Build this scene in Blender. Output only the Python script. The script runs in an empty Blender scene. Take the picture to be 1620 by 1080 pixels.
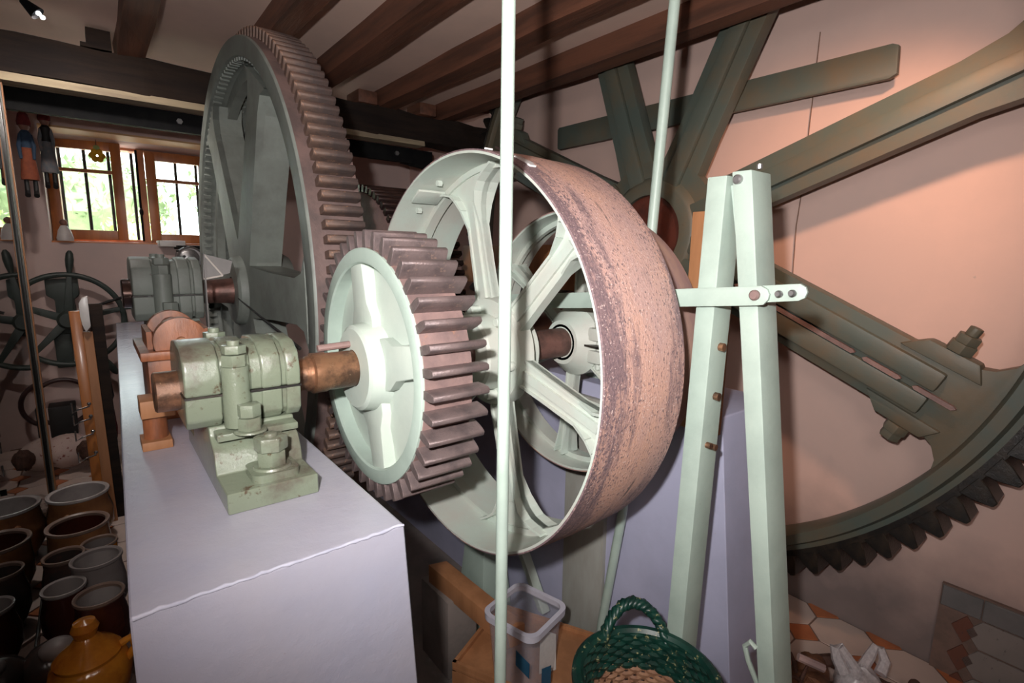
import bpy, math, random
from math import sin, cos, pi, radians, hypot, atan2, sqrt
from mathutils import Vector, Matrix, Euler
random.seed(7)
SC = bpy.context.scene
COL = SC.collection

# ------------------------------------------------------------------ camera
cam_d = bpy.data.cameras.new('camera')
cam = bpy.data.objects.new('camera', cam_d); COL.objects.link(cam)
yaw, pit, rol = radians(38.74), radians(9.4), radians(0.96)
fw = Vector((sin(yaw)*cos(pit), cos(yaw)*cos(pit), -sin(pit)))
rt = Vector((cos(yaw), -sin(yaw), 0)); up = rt.cross(fw)
rt2 = cos(rol)*rt + sin(rol)*up; up2 = -sin(rol)*rt + cos(rol)*up
cam.matrix_world = Matrix(((rt2.x, up2.x, -fw.x, 0), (rt2.y, up2.y, -fw.y, 0), (rt2.z, up2.z, -fw.z, 0), (0, 0, 0, 1)))
cam_d.sensor_width = 36; cam_d.lens = 36*824/1620
cam_d.clip_start = .01; cam_d.clip_end = 200
SC.camera = cam
# ------------------------------------------------------------------ world, lights, exposure
w = bpy.data.worlds.new('world'); SC.world = w; w.use_nodes = True
bg = w.node_tree.nodes['Background']
bg.inputs[0].default_value = (.88, .95, 1, 1); bg.inputs[1].default_value = 7.0
def add_light(name, kind, loc, target, energy, color, **kw):
    d = bpy.data.lights.new(name, kind); d.energy = energy; d.color = color
    for k, v in kw.items(): setattr(d, k, v)
    o = bpy.data.objects.new(name, d); COL.objects.link(o); o.location = loc
    o.rotation_euler = (Vector(target)-Vector(loc)).to_track_quat('-Z', 'Y').to_euler()
    return o
add_light('sun', 'SUN', (0, 0, 10), (2, 6, 0), 14.0, (1, .95, .86), angle=radians(2))
add_light('flash', 'SPOT', (-.11, .03, .13), (1.26, 1.28, .20), 135, (1, .97, .95), spot_size=radians(122), spot_blend=1.0, shadow_soft_size=.02)
add_light('room_fill', 'AREA', (-.6, -.7, .95), (.6, 1.6, -.2), 20, (1, .88, .80), shape='DISK', size=.9)  # added soft ambient fill behind the camera, not a fixture of the room
add_light('wall_lamp', 'SPOT', (1.48, .33, .93), (2.5, 1.02, .0), 62, (1, .55, .34), spot_size=radians(78), spot_blend=.9, shadow_soft_size=.05)
add_light('spot_lamp_light', 'SPOT', (-.065, 2.78, .845), (-.1, 4.2, -.9), 30, (1, .90, .84), spot_size=radians(160), spot_blend=.9, shadow_soft_size=.03)
SC.view_settings.view_transform = 'Standard'; SC.view_settings.look = 'None'
SC.view_settings.gamma = 1; SC.view_settings.use_curve_mapping = False
SC.view_settings.exposure = 0.15

# ------------------------------------------------------------------ mesh builder
class MB:
    def __init__(s): s.v = []; s.f = []
    def add(s, vs, fs):
        b = len(s.v); s.v += [tuple(p) for p in vs]; s.f += [tuple(i+b for i in f) for f in fs]; return s
    def hexa(s, p):      # p: 4 bottom, 4 top (same winding)
        return s.add(p, [(3,2,1,0),(4,5,6,7),(0,1,5,4),(1,2,6,5),(2,3,7,6),(3,0,4,7)])
    def box(s, x0, x1, y0, y1, z0, z1):
        return s.hexa([(x0,y0,z0),(x1,y0,z0),(x1,y1,z0),(x0,y1,z0),(x0,y0,z1),(x1,y0,z1),(x1,y1,z1),(x0,y1,z1)])
    def prism(s, pts, axis, a, b):   # polygon in the two other axes, extruded along axis a..b
        def m(p, t):
            return (t, p[0], p[1]) if axis == 0 else ((p[0], t, p[1]) if axis == 1 else (p[0], p[1], t))
        n = len(pts)
        fs = [tuple(range(n-1, -1, -1)), tuple(range(n, 2*n))] + [(i, (i+1) % n, n+(i+1) % n, n+i) for i in range(n)]
        return s.add([m(p, a) for p in pts]+[m(p, b) for p in pts], fs)
    def lathe(s, prof, axis=0, n=48, c=(0,0,0), closed=False, a0=0, a1=2*pi, cap=True):  # prof: (axial, radius)
        full = abs(a1-a0-2*pi) < 1e-6; m = n if full else n+1; vs = []
        for i in range(m):
            a = a0+(a1-a0)*i/n; ca, sa = cos(a), sin(a)
            for x, r in prof:
                p = (x, r*ca, r*sa) if axis == 0 else ((r*ca, x, r*sa) if axis == 1 else (r*ca, r*sa, x))
                vs.append((p[0]+c[0], p[1]+c[1], p[2]+c[2]))
        k = len(prof); fs = []
        for i in range(n):
            j = (i+1) % m
            for q in range(k if closed else k-1):
                q2 = (q+1) % k; fs.append((i*k+q, i*k+q2, j*k+q2, j*k+q))
        if not closed and full and cap:
            if prof[0][1] > 1e-6: fs.append(tuple(i*k for i in range(n)))
            if prof[-1][1] > 1e-6: fs.append(tuple(i*k+k-1 for i in range(n-1, -1, -1)))
        if closed and not full:
            fs.append(tuple(range(k))); fs.append(tuple(n*k+q for q in range(k-1, -1, -1)))
        return s.add(vs, fs)
    def cyl(s, p, q, r, r2=None, n=16):
        p, q = Vector(p), Vector(q); r2 = r if r2 is None else r2
        d = (q-p).normalized(); u = d.orthogonal().normalized(); w_ = d.cross(u)
        vs = [p+(u*cos(2*pi*i/n)+w_*sin(2*pi*i/n))*r for i in range(n)]+[q+(u*cos(2*pi*i/n)+w_*sin(2*pi*i/n))*r2 for i in range(n)]
        return s.add(vs, [tuple(range(n-1,-1,-1)), tuple(range(n, 2*n))]+[(i,(i+1)%n,n+(i+1)%n,n+i) for i in range(n)])
    def tube(s, pts, r, n=8, closed=False):
        pts = [Vector(p) for p in pts]; N = len(pts); rs = r if isinstance(r, (list, tuple)) else [r]*N
        ref = Vector((.31, .2, .93)); vs = []
        for i in range(N):
            a = pts[(i-1) % N] if (closed or i) else pts[0]; b = pts[(i+1) % N] if (closed or i < N-1) else pts[-1]
            d = (b-a).normalized(); u = ref-d*ref.dot(d)
            if u.length < .05: u = d.orthogonal()
            u.normalize(); w_ = d.cross(u); ref = u
            vs += [pts[i]+(u*cos(2*pi*k/n)+w_*sin(2*pi*k/n))*rs[i] for k in range(n)]
        fs = []
        for i in range(N if closed else N-1):
            j = (i+1) % N
            for k in range(n): fs.append((i*n+k, i*n+(k+1)%n, j*n+(k+1)%n, j*n+k))
        if not closed: fs += [tuple(range(n-1,-1,-1)), tuple((N-1)*n+k for k in range(n))]
        return s.add(vs, fs)
    def ball(s, c, r, n=14, m=9, noise=0, seed=0):
        rr = r if isinstance(r, (list, tuple)) else (r, r, r); rnd = random.Random(seed); vs = [(c[0], c[1], c[2]-rr[2])]
        for j in range(1, m):
            t = -pi/2+pi*j/m
            for i in range(n):
                a = 2*pi*i/n; k = 1+noise*(rnd.random()-.5)
                vs.append((c[0]+rr[0]*cos(t)*cos(a)*k, c[1]+rr[1]*cos(t)*sin(a)*k, c[2]+rr[2]*sin(t)*k))
        vs.append((c[0], c[1], c[2]+rr[2])); e = len(vs)-1
        fs = [(0, 1+(i+1) % n, 1+i) for i in range(n)]
        for j in range(m-2):
            for i in range(n): fs.append((1+j*n+i, 1+j*n+(i+1)%n, 1+(j+1)*n+(i+1)%n, 1+(j+1)*n+i))
        fs += [(e, 1+(m-2)*n+i, 1+(m-2)*n+(i+1)%n) for i in range(n)]
        return s.add(vs, fs)
    def hexnut(s, c, r, h, axis=2, n=6, ph=0):
        P = [(r*cos(ph+2*pi*i/n), r*sin(ph+2*pi*i/n)) for i in range(n)]
        o = [c[(axis+1) % 3], c[(axis+2) % 3]]
        if axis == 2: s.prism([(c[0]+a, c[1]+b) for a, b in P], 2, c[2], c[2]+h)
        elif axis == 0: s.prism([(c[1]+a, c[2]+b) for a, b in P], 0, c[0], c[0]+h)
        else: s.prism([(c[0]+a, c[2]+b) for a, b in P], 1, c[1], c[1]+h)
        return s
def mk(mb, name, mat, smooth=35, bevel=0, seg=2):
    me = bpy.data.meshes.new(name); me.from_pydata(mb.v, [], mb.f); me.validate(); me.update()
    import bmesh
    bm = bmesh.new(); bm.from_mesh(me)
    bmesh.ops.recalc_face_normals(bm, faces=bm.faces)
    if bevel:
        es = [e for e in bm.edges if len(e.link_faces) == 2 and e.calc_face_angle(0) > radians(30)]
        bmesh.ops.bevel(bm, geom=es, offset=bevel, segments=seg, profile=.6, affect='EDGES', clamp_overlap=True)
    bm.to_mesh(me); bm.free()
    if smooth:
        for p in me.polygons: p.use_smooth = True
        me.set_sharp_from_angle(angle=radians(smooth))
    me.materials.append(mat); return me
def rsq(cx, cy, a, r, ang, n=6):
    P = []
    for k_, (sx, sy) in enumerate(((1,1),(-1,1),(-1,-1),(1,-1))):
        for i in range(n+1):
            t = pi/2*k_+pi/2*i/n; x, y = sx*(a-r)+r*cos(t), sy*(a-r)+r*sin(t)
            P.append((cx+x*cos(ang)-y*sin(ang), cy+x*sin(ang)+y*cos(ang)))
    return P
ORG = {}
def root(name, loc=(0,0,0), label=None, cat=None, group=None, kind=None, rot=None):
    o = bpy.data.objects.new(name, None); COL.objects.link(o); o.location = loc; o.empty_display_size = .05
    if rot: o.rotation_euler = rot
    tag(o, label, cat, group, kind); ORG[o.name] = Vector(loc); return o
def tag(o, label=None, cat=None, group=None, kind=None):
    if label: o['label'] = label
    if cat: o['category'] = cat
    if group: o['group'] = group
    if kind: o['kind'] = kind
    return o
def part(name, mb, mat, parent=None, world=False, loc=(0,0,0), rot=None, smooth=35, bevel=0, seg=2, label=None, kind=None, mesh=None):
    """world=True: the builder holds world coordinates, shift them to the parent's origin"""
    if mesh is None:
        if world and parent is not None:
            t = parent; off = Vector((0,0,0))
            while t is not None: off += t.location; t = t.parent
            mb.v = [tuple(Vector(p)-off) for p in mb.v]
        mesh = mk(mb, name, mat, smooth, bevel, seg)
    o = bpy.data.objects.new(name, mesh); COL.objects.link(o); o.location = loc
    if rot: o.rotation_euler = rot
    if parent is not None: o.parent = parent
    if label: o['label'] = label
    if kind: o['kind'] = kind
    return o
def thing(name, mb, mat, label, cat, group=None, kind=None, **kw):
    """one-mesh thing built in world coordinates, origin moved to its base"""
    xs = [p[0] for p in mb.v]; ys = [p[1] for p in mb.v]; zs = [p[2] for p in mb.v]
    c = Vector(((min(xs)+max(xs))/2, (min(ys)+max(ys))/2, min(zs)))
    mb.v = [tuple(Vector(p)-c) for p in mb.v]
    o = part(name, mb, mat, **kw); o.location = c; tag(o, label, cat, group, kind); return o

# ------------------------------------------------------------------ materials
def mat(name, base, rough=.6, metal=0, var=None, vscale=6, vdet=6, vlo=.42, vhi=.62, spots=None, sscale=30, slo=.62, shi=.7,
        bump=0, bscale=60, stretch=(1,1,1), coat=0, spec=.5, ior=1.5, var2=None, v2scale=1.5, roughvar=0):
    m = bpy.data.materials.new(name); m.use_nodes = True; nt = m.node_tree; N = nt.nodes; L = nt.links
    b = N['Principled BSDF']; b.inputs['Roughness'].default_value = rough; b.inputs['Metallic'].default_value = metal
    b.inputs['Coat Weight'].default_value = coat; b.inputs['Coat Roughness'].default_value = .15
    b.inputs['Specular IOR Level'].default_value = spec; b.inputs['IOR'].default_value = ior
    tc = N.new('ShaderNodeTexCoord'); mp = N.new('ShaderNodeMapping'); mp.inputs['Scale'].default_value = stretch
    L.new(tc.outputs['Object'], mp.inputs[0])
    def c4(c): return (c[0], c[1], c[2], 1)
    def noise(sc, det=6, ro=.6):
        n = N.new('ShaderNodeTexNoise'); n.inputs['Scale'].default_value = sc; n.inputs['Detail'].default_value = det
        n.inputs['Roughness'].default_value = ro; L.new(mp.outputs[0], n.inputs['Vector']); return n
    col = None
    def layer(prev, prevc, c, sc, lo, hi, det=6, ro=.65):
        n = noise(sc, det, ro); r = N.new('ShaderNodeMapRange'); r.inputs[1].default_value = lo; r.inputs[2].default_value = hi
        L.new(n.outputs[0], r.inputs[0]); x = N.new('ShaderNodeMix'); x.data_type = 'RGBA'
        L.new(r.outputs[0], x.inputs['Factor'])
        if prev is None: x.inputs['A'].default_value = c4(prevc)
        else: L.new(prev, x.inputs['A'])
        x.inputs['B'].default_value = c4(c); return x.outputs['Result']
    if var: col = layer(col, base, var, vscale, vlo, vhi, vdet)
    if var2: col = layer(col, base, var2, v2scale, .4, .65)
    if spots: col = layer(col, base, spots, sscale, slo, shi, 8, .7)
    if col is None: b.inputs['Base Color'].default_value = c4(base)
    else: L.new(col, b.inputs['Base Color'])
    if roughvar:
        n = noise(vscale*1.7, 5); r = N.new('ShaderNodeMapRange'); r.inputs[1].default_value = .35; r.inputs[2].default_value = .65
        r.inputs[3].default_value = max(.05, rough-roughvar); r.inputs[4].default_value = min(1, rough+roughvar)
        L.new(n.outputs[0], r.inputs[0]); L.new(r.outputs[0], b.inputs['Roughness'])
    if bump:
        n = noise(bscale, 8, .7); bp = N.new('ShaderNodeBump'); bp.inputs['Strength'].default_value = bump; bp.inputs['Distance'].default_value = .01
        L.new(n.outputs[0], bp.inputs['Height']); L.new(bp.outputs[0], b.inputs['Normal'])
    return m
GREEN = (.42, .52, .45)
M = dict(
 green=mat('painted_green_iron', (.41,.50,.44), .42, var=(.35,.43,.38), vscale=5, spots=(.22,.18,.14), sscale=24, slo=.68, shi=.73, bump=.12, bscale=45),
 green_dusty=mat('dusty_green_iron', (.45,.50,.45), .6, var=(.46,.43,.38), vscale=4, spots=(.25,.2,.16), sscale=30, slo=.66, shi=.72, bump=.12, bscale=60),
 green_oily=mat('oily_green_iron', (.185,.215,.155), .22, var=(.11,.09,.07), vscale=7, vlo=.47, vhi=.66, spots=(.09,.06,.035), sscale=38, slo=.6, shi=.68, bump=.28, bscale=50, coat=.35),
 green_b=mat('grey_green_iron', (.205,.228,.205), .5, var=(.15,.16,.145), vscale=5, spots=(.12,.1,.09), sscale=30, slo=.66, shi=.72, bump=.12, bscale=50),  # muted grey green base with random darker spots
 green_big=mat('green_wheel_paint', (.08,.10,.085), .5, var=(.125,.10,.065), vscale=2.4, vlo=.42, vhi=.62, spots=(.10,.08,.06), sscale=40, slo=.68, shi=.72, bump=.1, bscale=40),
 green_white=mat('pale_web_paint', (.52,.585,.52), .5, var=(.47,.54,.485), vscale=5, spots=(.42,.36,.26), sscale=4, slo=.66, shi=.69, bump=.1, bscale=40),
 rust=mat('rusty_belt_face', (.52,.27,.19), .62, metal=.0, var=(.27,.17,.17), vscale=5, vlo=.44, vhi=.62, spots=(.62,.48,.44), sscale=90, slo=.60, shi=.68, stretch=(3.2,1,1), bump=.35, bscale=80),
 mauve=mat('brown_mauve_iron', (.25,.16,.145), .55, var=(.16,.105,.10), vscale=8, spots=(.36,.17,.10), sscale=18, slo=.6, shi=.7, bump=.25, bscale=70),
 tooth=mat('worn_dark_tooth_steel', (.21,.155,.15), .38, metal=.4, var=(.13,.10,.10), vscale=14, spots=(.34,.23,.19), sscale=60, slo=.6, shi=.7, bump=.3, bscale=90),
 tooth_b=mat('rusty_brown_tooth_iron', (.145,.09,.07), .55, metal=.2, var=(.08,.058,.054), vscale=14, spots=(.34,.18,.11), sscale=60, slo=.58, shi=.68, bump=.3, bscale=90),
 copper=mat('copper_brown_shaft', (.42,.21,.12), .3, metal=.75, var=(.14,.08,.055), vscale=16, vlo=.42, vhi=.6, spots=(.75,.5,.32), sscale=40, slo=.64, shi=.7, bump=.3, bscale=60, stretch=(1,1,1)),
 shaft=mat('dark_oiled_shaft', (.05,.035,.035), .22, metal=.7, var=(.09,.05,.04), vscale=12),
 shaft_r=mat('reddish_shaft', (.24,.12,.10), .4, metal=.5, var=(.12,.07,.06), vscale=12, bump=.2),
 grease=mat('black_grease', (.012,.011,.010), .35, var=(.03,.022,.016), vscale=20, bump=.3),
 lilac=mat('glossy_lilac_masonry_paint', (.36,.365,.46), .2, var=(.31,.315,.41), vscale=2.5, var2=(.39,.375,.43), v2scale=1.2, spots=(.26,.18,.12), sscale=22, slo=.70, shi=.74, bump=.3, bscale=14, coat=.2),
 ridge=mat('glossy_paint_ridge', (.50,.50,.60), .1, var=(.42,.42,.52), vscale=20, coat=.6),
 lilac2=mat('lilac_plaster_block', (.42,.42,.56), .55, var=(.36,.36,.48), vscale=2.5, spots=(.36,.30,.3), sscale=20, slo=.7, shi=.75, bump=.1, bscale=20),
 stain=mat('stained_grey_plaster', (.36,.36,.33), .8, var=(.26,.24,.20), vscale=3, stretch=(1,1,.3), bump=.1),
 wall=mat('pink_cream_plaster', (.66,.46,.40), .85, var=(.60,.43,.38), vscale=1.2, spots=(.40,.33,.31), sscale=14, slo=.7, shi=.76, bump=.08, bscale=12),
 wall_far=mat('dull_pink_plaster', (.64,.48,.44), .9, var=(.57,.44,.41), vscale=1.6, spots=(.42,.40,.42), sscale=3, slo=.6, shi=.72, bump=.08, bscale=12),
 wall_low=mat('grey_cement_render', (.30,.24,.225), .9, var=(.22,.18,.17), vscale=3, spots=(.15,.13,.13), sscale=9, slo=.62, shi=.7, bump=.15, bscale=18),
 ceil=mat('ceiling_plaster', (.78,.56,.47), .9, var=(.72,.52,.44), vscale=2),
 wood_dark=mat('dark_beam_wood', (.024,.015,.011), .8, spec=.2, var=(.013,.009,.008), vscale=6, stretch=(.3,3,3), bump=.3, bscale=30),
 joist=mat('brown_joist_wood', (.17,.068,.04), .55, var=(.09,.04,.026), vscale=5, stretch=(3,.25,3), bump=.3, bscale=30),
 batten=mat('pale_batten_wood', (.36,.29,.19), .8, var=(.24,.19,.13), vscale=8, stretch=(.3,3,3)),
 window_wood=mat('varnished_window_wood', (.50,.17,.045), .4, var=(.36,.115,.032), vscale=5, stretch=(2,2,.3)),
 orange_wood=mat('orange_pine_wood', (.42,.19,.085), .55, var=(.32,.14,.06), vscale=4, stretch=(3,3,.4), spots=(.2,.1,.05), sscale=20, slo=.7, shi=.76),
 red_wood=mat('varnished_red_wood', (.40,.14,.06), .38, var=(.19,.065,.03), vscale=7, stretch=(2.5,2.5,.6), bump=.15),
 easel_wood=mat('varnished_easel_wood', (.48,.17,.04), .35, var=(.36,.12,.03), vscale=5, stretch=(3,3,.3), coat=.3),
 steel=mat('black_steel', (.005,.005,.006), .7, var=(.009,.009,.009), vscale=12, spec=.15),
 cable=mat('brown_cable_sheath', (.22,.12,.08), .6, var=(.15,.08,.06), vscale=20),
 frame_metal=mat('black_frame_metal', (.012,.013,.012), .35, var=(.02,.02,.018), vscale=12),
 frame_edge=mat('grey_edge_metal', (.16,.15,.13), .4, var=(.1,.1,.09), vscale=12),
 pane_dark=mat('dark_cabinet_glass', (.006,.007,.006), .015, ior=2.7, spec=.5),
 wheel_green=mat('dark_green_cast_iron', (.045,.062,.055), .5, var=(.035,.045,.04), vscale=8),
 cement=mat('grey_cement_floor', (.25,.205,.185), .9, var=(.17,.145,.135), vscale=2.6, spots=(.36,.31,.29), sscale=5, slo=.6, shi=.75, bump=.15, bscale=20),
 tile=mat('cream_floor_tile', (.62,.50,.44), .4, var=(.57,.46,.41), vscale=4),
 tile_o=mat('orange_floor_tile', (.50,.17,.07), .45, var=(.42,.14,.06), vscale=12),
 grout=mat('brown_grout', (.21,.135,.11), .9, var=(.16,.11,.09), vscale=20),
 tile_w=mat('speckled_wall_tile', (.26,.23,.215), .4, var=(.22,.20,.19), vscale=4, spots=(.05,.045,.05), sscale=60, slo=.64, shi=.67),
 tile_grey=mat('grey_border_tile', (.17,.165,.165), .3, var=(.14,.14,.14), vscale=8),
 tile_red=mat('dull_red_wall_tile', (.16,.065,.045), .45, spots=(.05,.045,.05), sscale=60, slo=.64, shi=.67),
 glaze_tan=mat('tan_salt_glaze', (.38,.17,.07), .15, var=(.28,.12,.055), vscale=10, coat=.4),
 glaze_grey=mat('grey_inside_glaze', (.44,.40,.385), .25, var=(.36,.32,.31), vscale=8),
 glaze_brown=mat('dark_brown_glaze', (.085,.022,.014), .12, var=(.05,.015,.012), vscale=8, coat=.4),
 glaze_dark=mat('mottled_dark_glaze', (.075,.06,.055), .25, var=(.14,.07,.055), vscale=9, coat=.3),
 glaze_pale=mat('pale_grey_stoneware', (.30,.26,.25), .4, var=(.25,.21,.2), vscale=8),
 glaze_orange=mat('orange_yellow_glaze', (.78,.30,.03), .12, var=(.55,.16,.02), vscale=9, spots=(.10,.05,.02), sscale=16, slo=.66, shi=.69, coat=.4),
 rim_pale=mat('buff_pot_rim', (.28,.19,.15), .4, var=(.22,.15,.12), vscale=14),
 fabric_speck=mat('speckled_pink_fabric', (.52,.40,.36), .9, spots=(.20,.06,.05), sscale=36, slo=.58, shi=.62, bump=.2),
 black=mat('matt_black', (.010,.009,.009), .6, var=(.016,.014,.014), vscale=9),
 red_cloth=mat('dark_red_cloth', (.17,.018,.018), .85, var=(.1,.012,.014), vscale=25),
 orange_cloth=mat('orange_brown_cloth', (.27,.07,.03), .85, var=(.2,.05,.025), vscale=25),
 blue_cloth=mat('deep_blue_cloth', (.02,.04,.08), .85, var=(.03,.06,.10), vscale=25),
 grey_cloth=mat('patterned_grey_blue_cloth', (.14,.16,.18), .9, var=(.22,.19,.19), vscale=40, bump=.2),
 skin=mat('painted_wood_face', (.28,.13,.09), .6, var=(.24,.11,.08), vscale=25),
 white_gl=mat('white_ceramic', (.62,.58,.55), .4, var=(.55,.5,.48), vscale=15),
 white_metal=mat('bright_painted_metal', (.75,.72,.7), .25, var=(.68,.65,.64), vscale=15),
 chrome=mat('chrome_bracket', (.55,.54,.54), .22, metal=.9, var=(.45,.45,.45), vscale=20),
 alu=mat('dull_aluminium', (.32,.31,.31), .35, metal=.7, var=(.22,.22,.22), vscale=20, spots=(.08,.08,.08), sscale=14),
 tin=mat('grey_sheet_tin', (.20,.185,.18), .5, metal=.2, var=(.16,.15,.145), vscale=8),
 tin_edge=mat('bright_cut_tin_edge', (.62,.56,.52), .4, var=(.5,.46,.42), vscale=12),
 white_plastic=mat('milky_plastic_rim', (.55,.53,.60), .35, var=(.5,.48,.55), vscale=8),
 blue_lbl=mat('blue_label', (.02,.09,.16), .5, var=(.015,.06,.11), vscale=8),
 paper=mat('folded_white_paper', (.6,.56,.52), .7, var=(.55,.51,.47), vscale=8),
 green_straw=mat('green_dyed_straw', (.006,.045,.032), .4, var=(.004,.026,.02), vscale=20, spots=(.36,.33,.16), sscale=55, slo=.60, shi=.64),
 straw=mat('natural_wicker', (.35,.19,.11), .55, var=(.23,.11,.065), vscale=20),
 leather=mat('brown_dried_leather', (.18,.075,.035), .6, var=(.09,.04,.022), vscale=16, bump=.4),
 branch=mat('dark_bark', (.11,.05,.035), .7, var=(.06,.03,.02), vscale=20, stretch=(3,3,1), bump=.5),
 leaf=mat('bright_garden_leaf', (.34,.42,.14), .6, var=(.24,.33,.12), vscale=3, spots=(.55,.56,.25), sscale=7, slo=.52, shi=.6),
 leaf_dark=mat('far_tree_leaf', (.22,.30,.15), .7, var=(.14,.2,.10), vscale=3),
 path=mat('sunlit_gravel', (.55,.52,.46), .9, var=(.48,.45,.4), vscale=3),
 yellow=mat('yellow_flower_petal', (.75,.42,.01), .6, var=(.65,.34,.01), vscale=20),
)
def glass(name, tint=(1,1,1), rough=0.0, ior=1.45):
    m = bpy.data.materials.new(name); m.use_nodes = True; b = m.node_tree.nodes['Principled BSDF']
    b.inputs['Transmission Weight'].default_value = 1; b.inputs['Roughness'].default_value = rough
    b.inputs['IOR'].default_value = ior; b.inputs['Base Color'].default_value = (*tint, 1)
    # thin pane: let daylight through it as clear glass does
    nt = m.node_tree; nz = nt.nodes.new('ShaderNodeTexNoise'); nz.inputs['Scale'].default_value = 3
    bp = nt.nodes.new('ShaderNodeBump'); bp.inputs['Strength'].default_value = .01
    nt.links.new(nz.outputs[0], bp.inputs['Height']); nt.links.new(bp.outputs[0], b.inputs['Normal']); return m
def thin_glass(name, col, refl=.08, rough=.02):
    m = bpy.data.materials.new(name); m.use_nodes = True; nt = m.node_tree; N = nt.nodes; N.remove(N['Principled BSDF'])
    t = N.new('ShaderNodeBsdfTransparent'); t.inputs[0].default_value = (*col, 1)
    g = N.new('ShaderNodeBsdfGlossy'); g.inputs['Roughness'].default_value = rough
    f = N.new('ShaderNodeFresnel'); f.inputs[0].default_value = 1.45
    x = N.new('ShaderNodeMixShader'); nt.links.new(f.outputs[0], x.inputs[0]); nt.links.new(t.outputs[0], x.inputs[1]); nt.links.new(g.outputs[0], x.inputs[2])
    nt.links.new(x.outputs[0], N['Material Output'].inputs[0]); return m
def milky(name, col, trans, op):
    m = bpy.data.materials.new(name); m.use_nodes = True; nt = m.node_tree; N = nt.nodes
    b = N['Principled BSDF']; b.inputs['Base Color'].default_value = (*col, 1); b.inputs['Roughness'].default_value = .25
    b.inputs['Alpha'].default_value = op
    nz = N.new('ShaderNodeTexNoise'); nz.inputs['Scale'].default_value = 18
    r = N.new('ShaderNodeMapRange'); r.inputs[3].default_value = op*.6; r.inputs[4].default_value = min(1, op*1.4)
    nt.links.new(nz.outputs[0], r.inputs[0]); nt.links.new(r.outputs[0], b.inputs['Alpha']); return m
def rust_face(name, wd):
    m = bpy.data.materials.new(name); m.use_nodes = True; nt = m.node_tree; N = nt.nodes; L = nt.links; b = N['Principled BSDF']
    tc = N.new('ShaderNodeTexCoord')
    def nz(sc, st, det=8, ro=.65):
        mp = N.new('ShaderNodeMapping'); mp.inputs['Scale'].default_value = st; L.new(tc.outputs['Object'], mp.inputs[0])
        n = N.new('ShaderNodeTexNoise'); n.inputs['Scale'].default_value = sc; n.inputs['Detail'].default_value = det; n.inputs['Roughness'].default_value = ro
        L.new(mp.outputs[0], n.inputs['Vector']); return n.outputs[0]
    def mr(src, lo, hi, a=0, c=1):
        r = N.new('ShaderNodeMapRange'); r.inputs[1].default_value = lo; r.inputs[2].default_value = hi; r.inputs[3].default_value = a; r.inputs[4].default_value = c; L.new(src, r.inputs[0]); return r.outputs[0]
    def mx(f, A, B):
        x = N.new('ShaderNodeMix'); x.data_type = 'RGBA'; L.new(f, x.inputs['Factor'])
        for k_, v in (('A', A), ('B', B)):
            if isinstance(v, tuple): x.inputs[k_].default_value = (*v, 1)
            else: L.new(v, x.inputs[k_])
        return x.outputs['Result']
    def ma(op, a, b_):
        q = N.new('ShaderNodeMath'); q.operation = op; L.new(a, q.inputs[0])
        if isinstance(b_, float): q.inputs[1].default_value = b_
        else: L.new(b_, q.inputs[1])
        return q.outputs[0]
    col = mx(mr(nz(3, (2.5,1,1)), .38, .62), (.56,.325,.25), (.44,.28,.255))
    sep = N.new('ShaderNodeSeparateXYZ'); L.new(tc.outputs['Object'], sep.inputs[0])
    edge = ma('ADD', mr(sep.outputs[0], 0.0, wd*.42, .22, 0.0), mr(sep.outputs[0], wd*.75, wd, 0.0, .16))
    sm = ma('ADD', nz(4.5, (5,1,1), 9), edge)
    col = mx(mr(sm, .56, .70), col, (.20,.13,.135))
    sp = ma('ADD', nz(150, (1.3,.8,.8), 3), ma('MULTIPLY', edge, .5))
    col = mx(mr(sp, .58, .66), col, (.15,.10,.11))
    col = mx(mr(nz(210, (1,1,1), 2), .62, .70), col, (.66,.50,.46))
    st = ma('ADD', nz(3.3, (14,1,1), 6), ma('MULTIPLY', nz(9, (1,1,1)), .35))
    col = mx(mr(st, .80, .86), col, (.13,.09,.085))
    L.new(col, b.inputs['Base Color']); b.inputs['Roughness'].default_value = .55
    bp = N.new('ShaderNodeBump'); bp.inputs['Strength'].default_value = .5; bp.inputs['Distance'].default_value = .004; L.new(sp, bp.inputs['Height']); L.new(bp.outputs[0], b.inputs['Normal'])
    return m
M['rust'] = rust_face('rusty_speckled_belt_face', .268)
M['pane'] = thin_glass('clear_window_glass', (.95, .98, .95))
M['bucket'] = milky('translucent_tub_plastic', (.45,.45,.52), .5, .26)
M['bag'] = milky('thin_white_bag_film', (.72,.68,.70), .5, .62)
def emit(name, c, s):
    m = bpy.data.materials.new(name); m.use_nodes = True; b = m.node_tree.nodes['Principled BSDF']
    b.inputs['Emission Color'].default_value = (*c, 1); b.inputs['Emission Strength'].default_value = s; return m
M['led'] = emit('lit_led', (.9,.93,1), 6)

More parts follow.
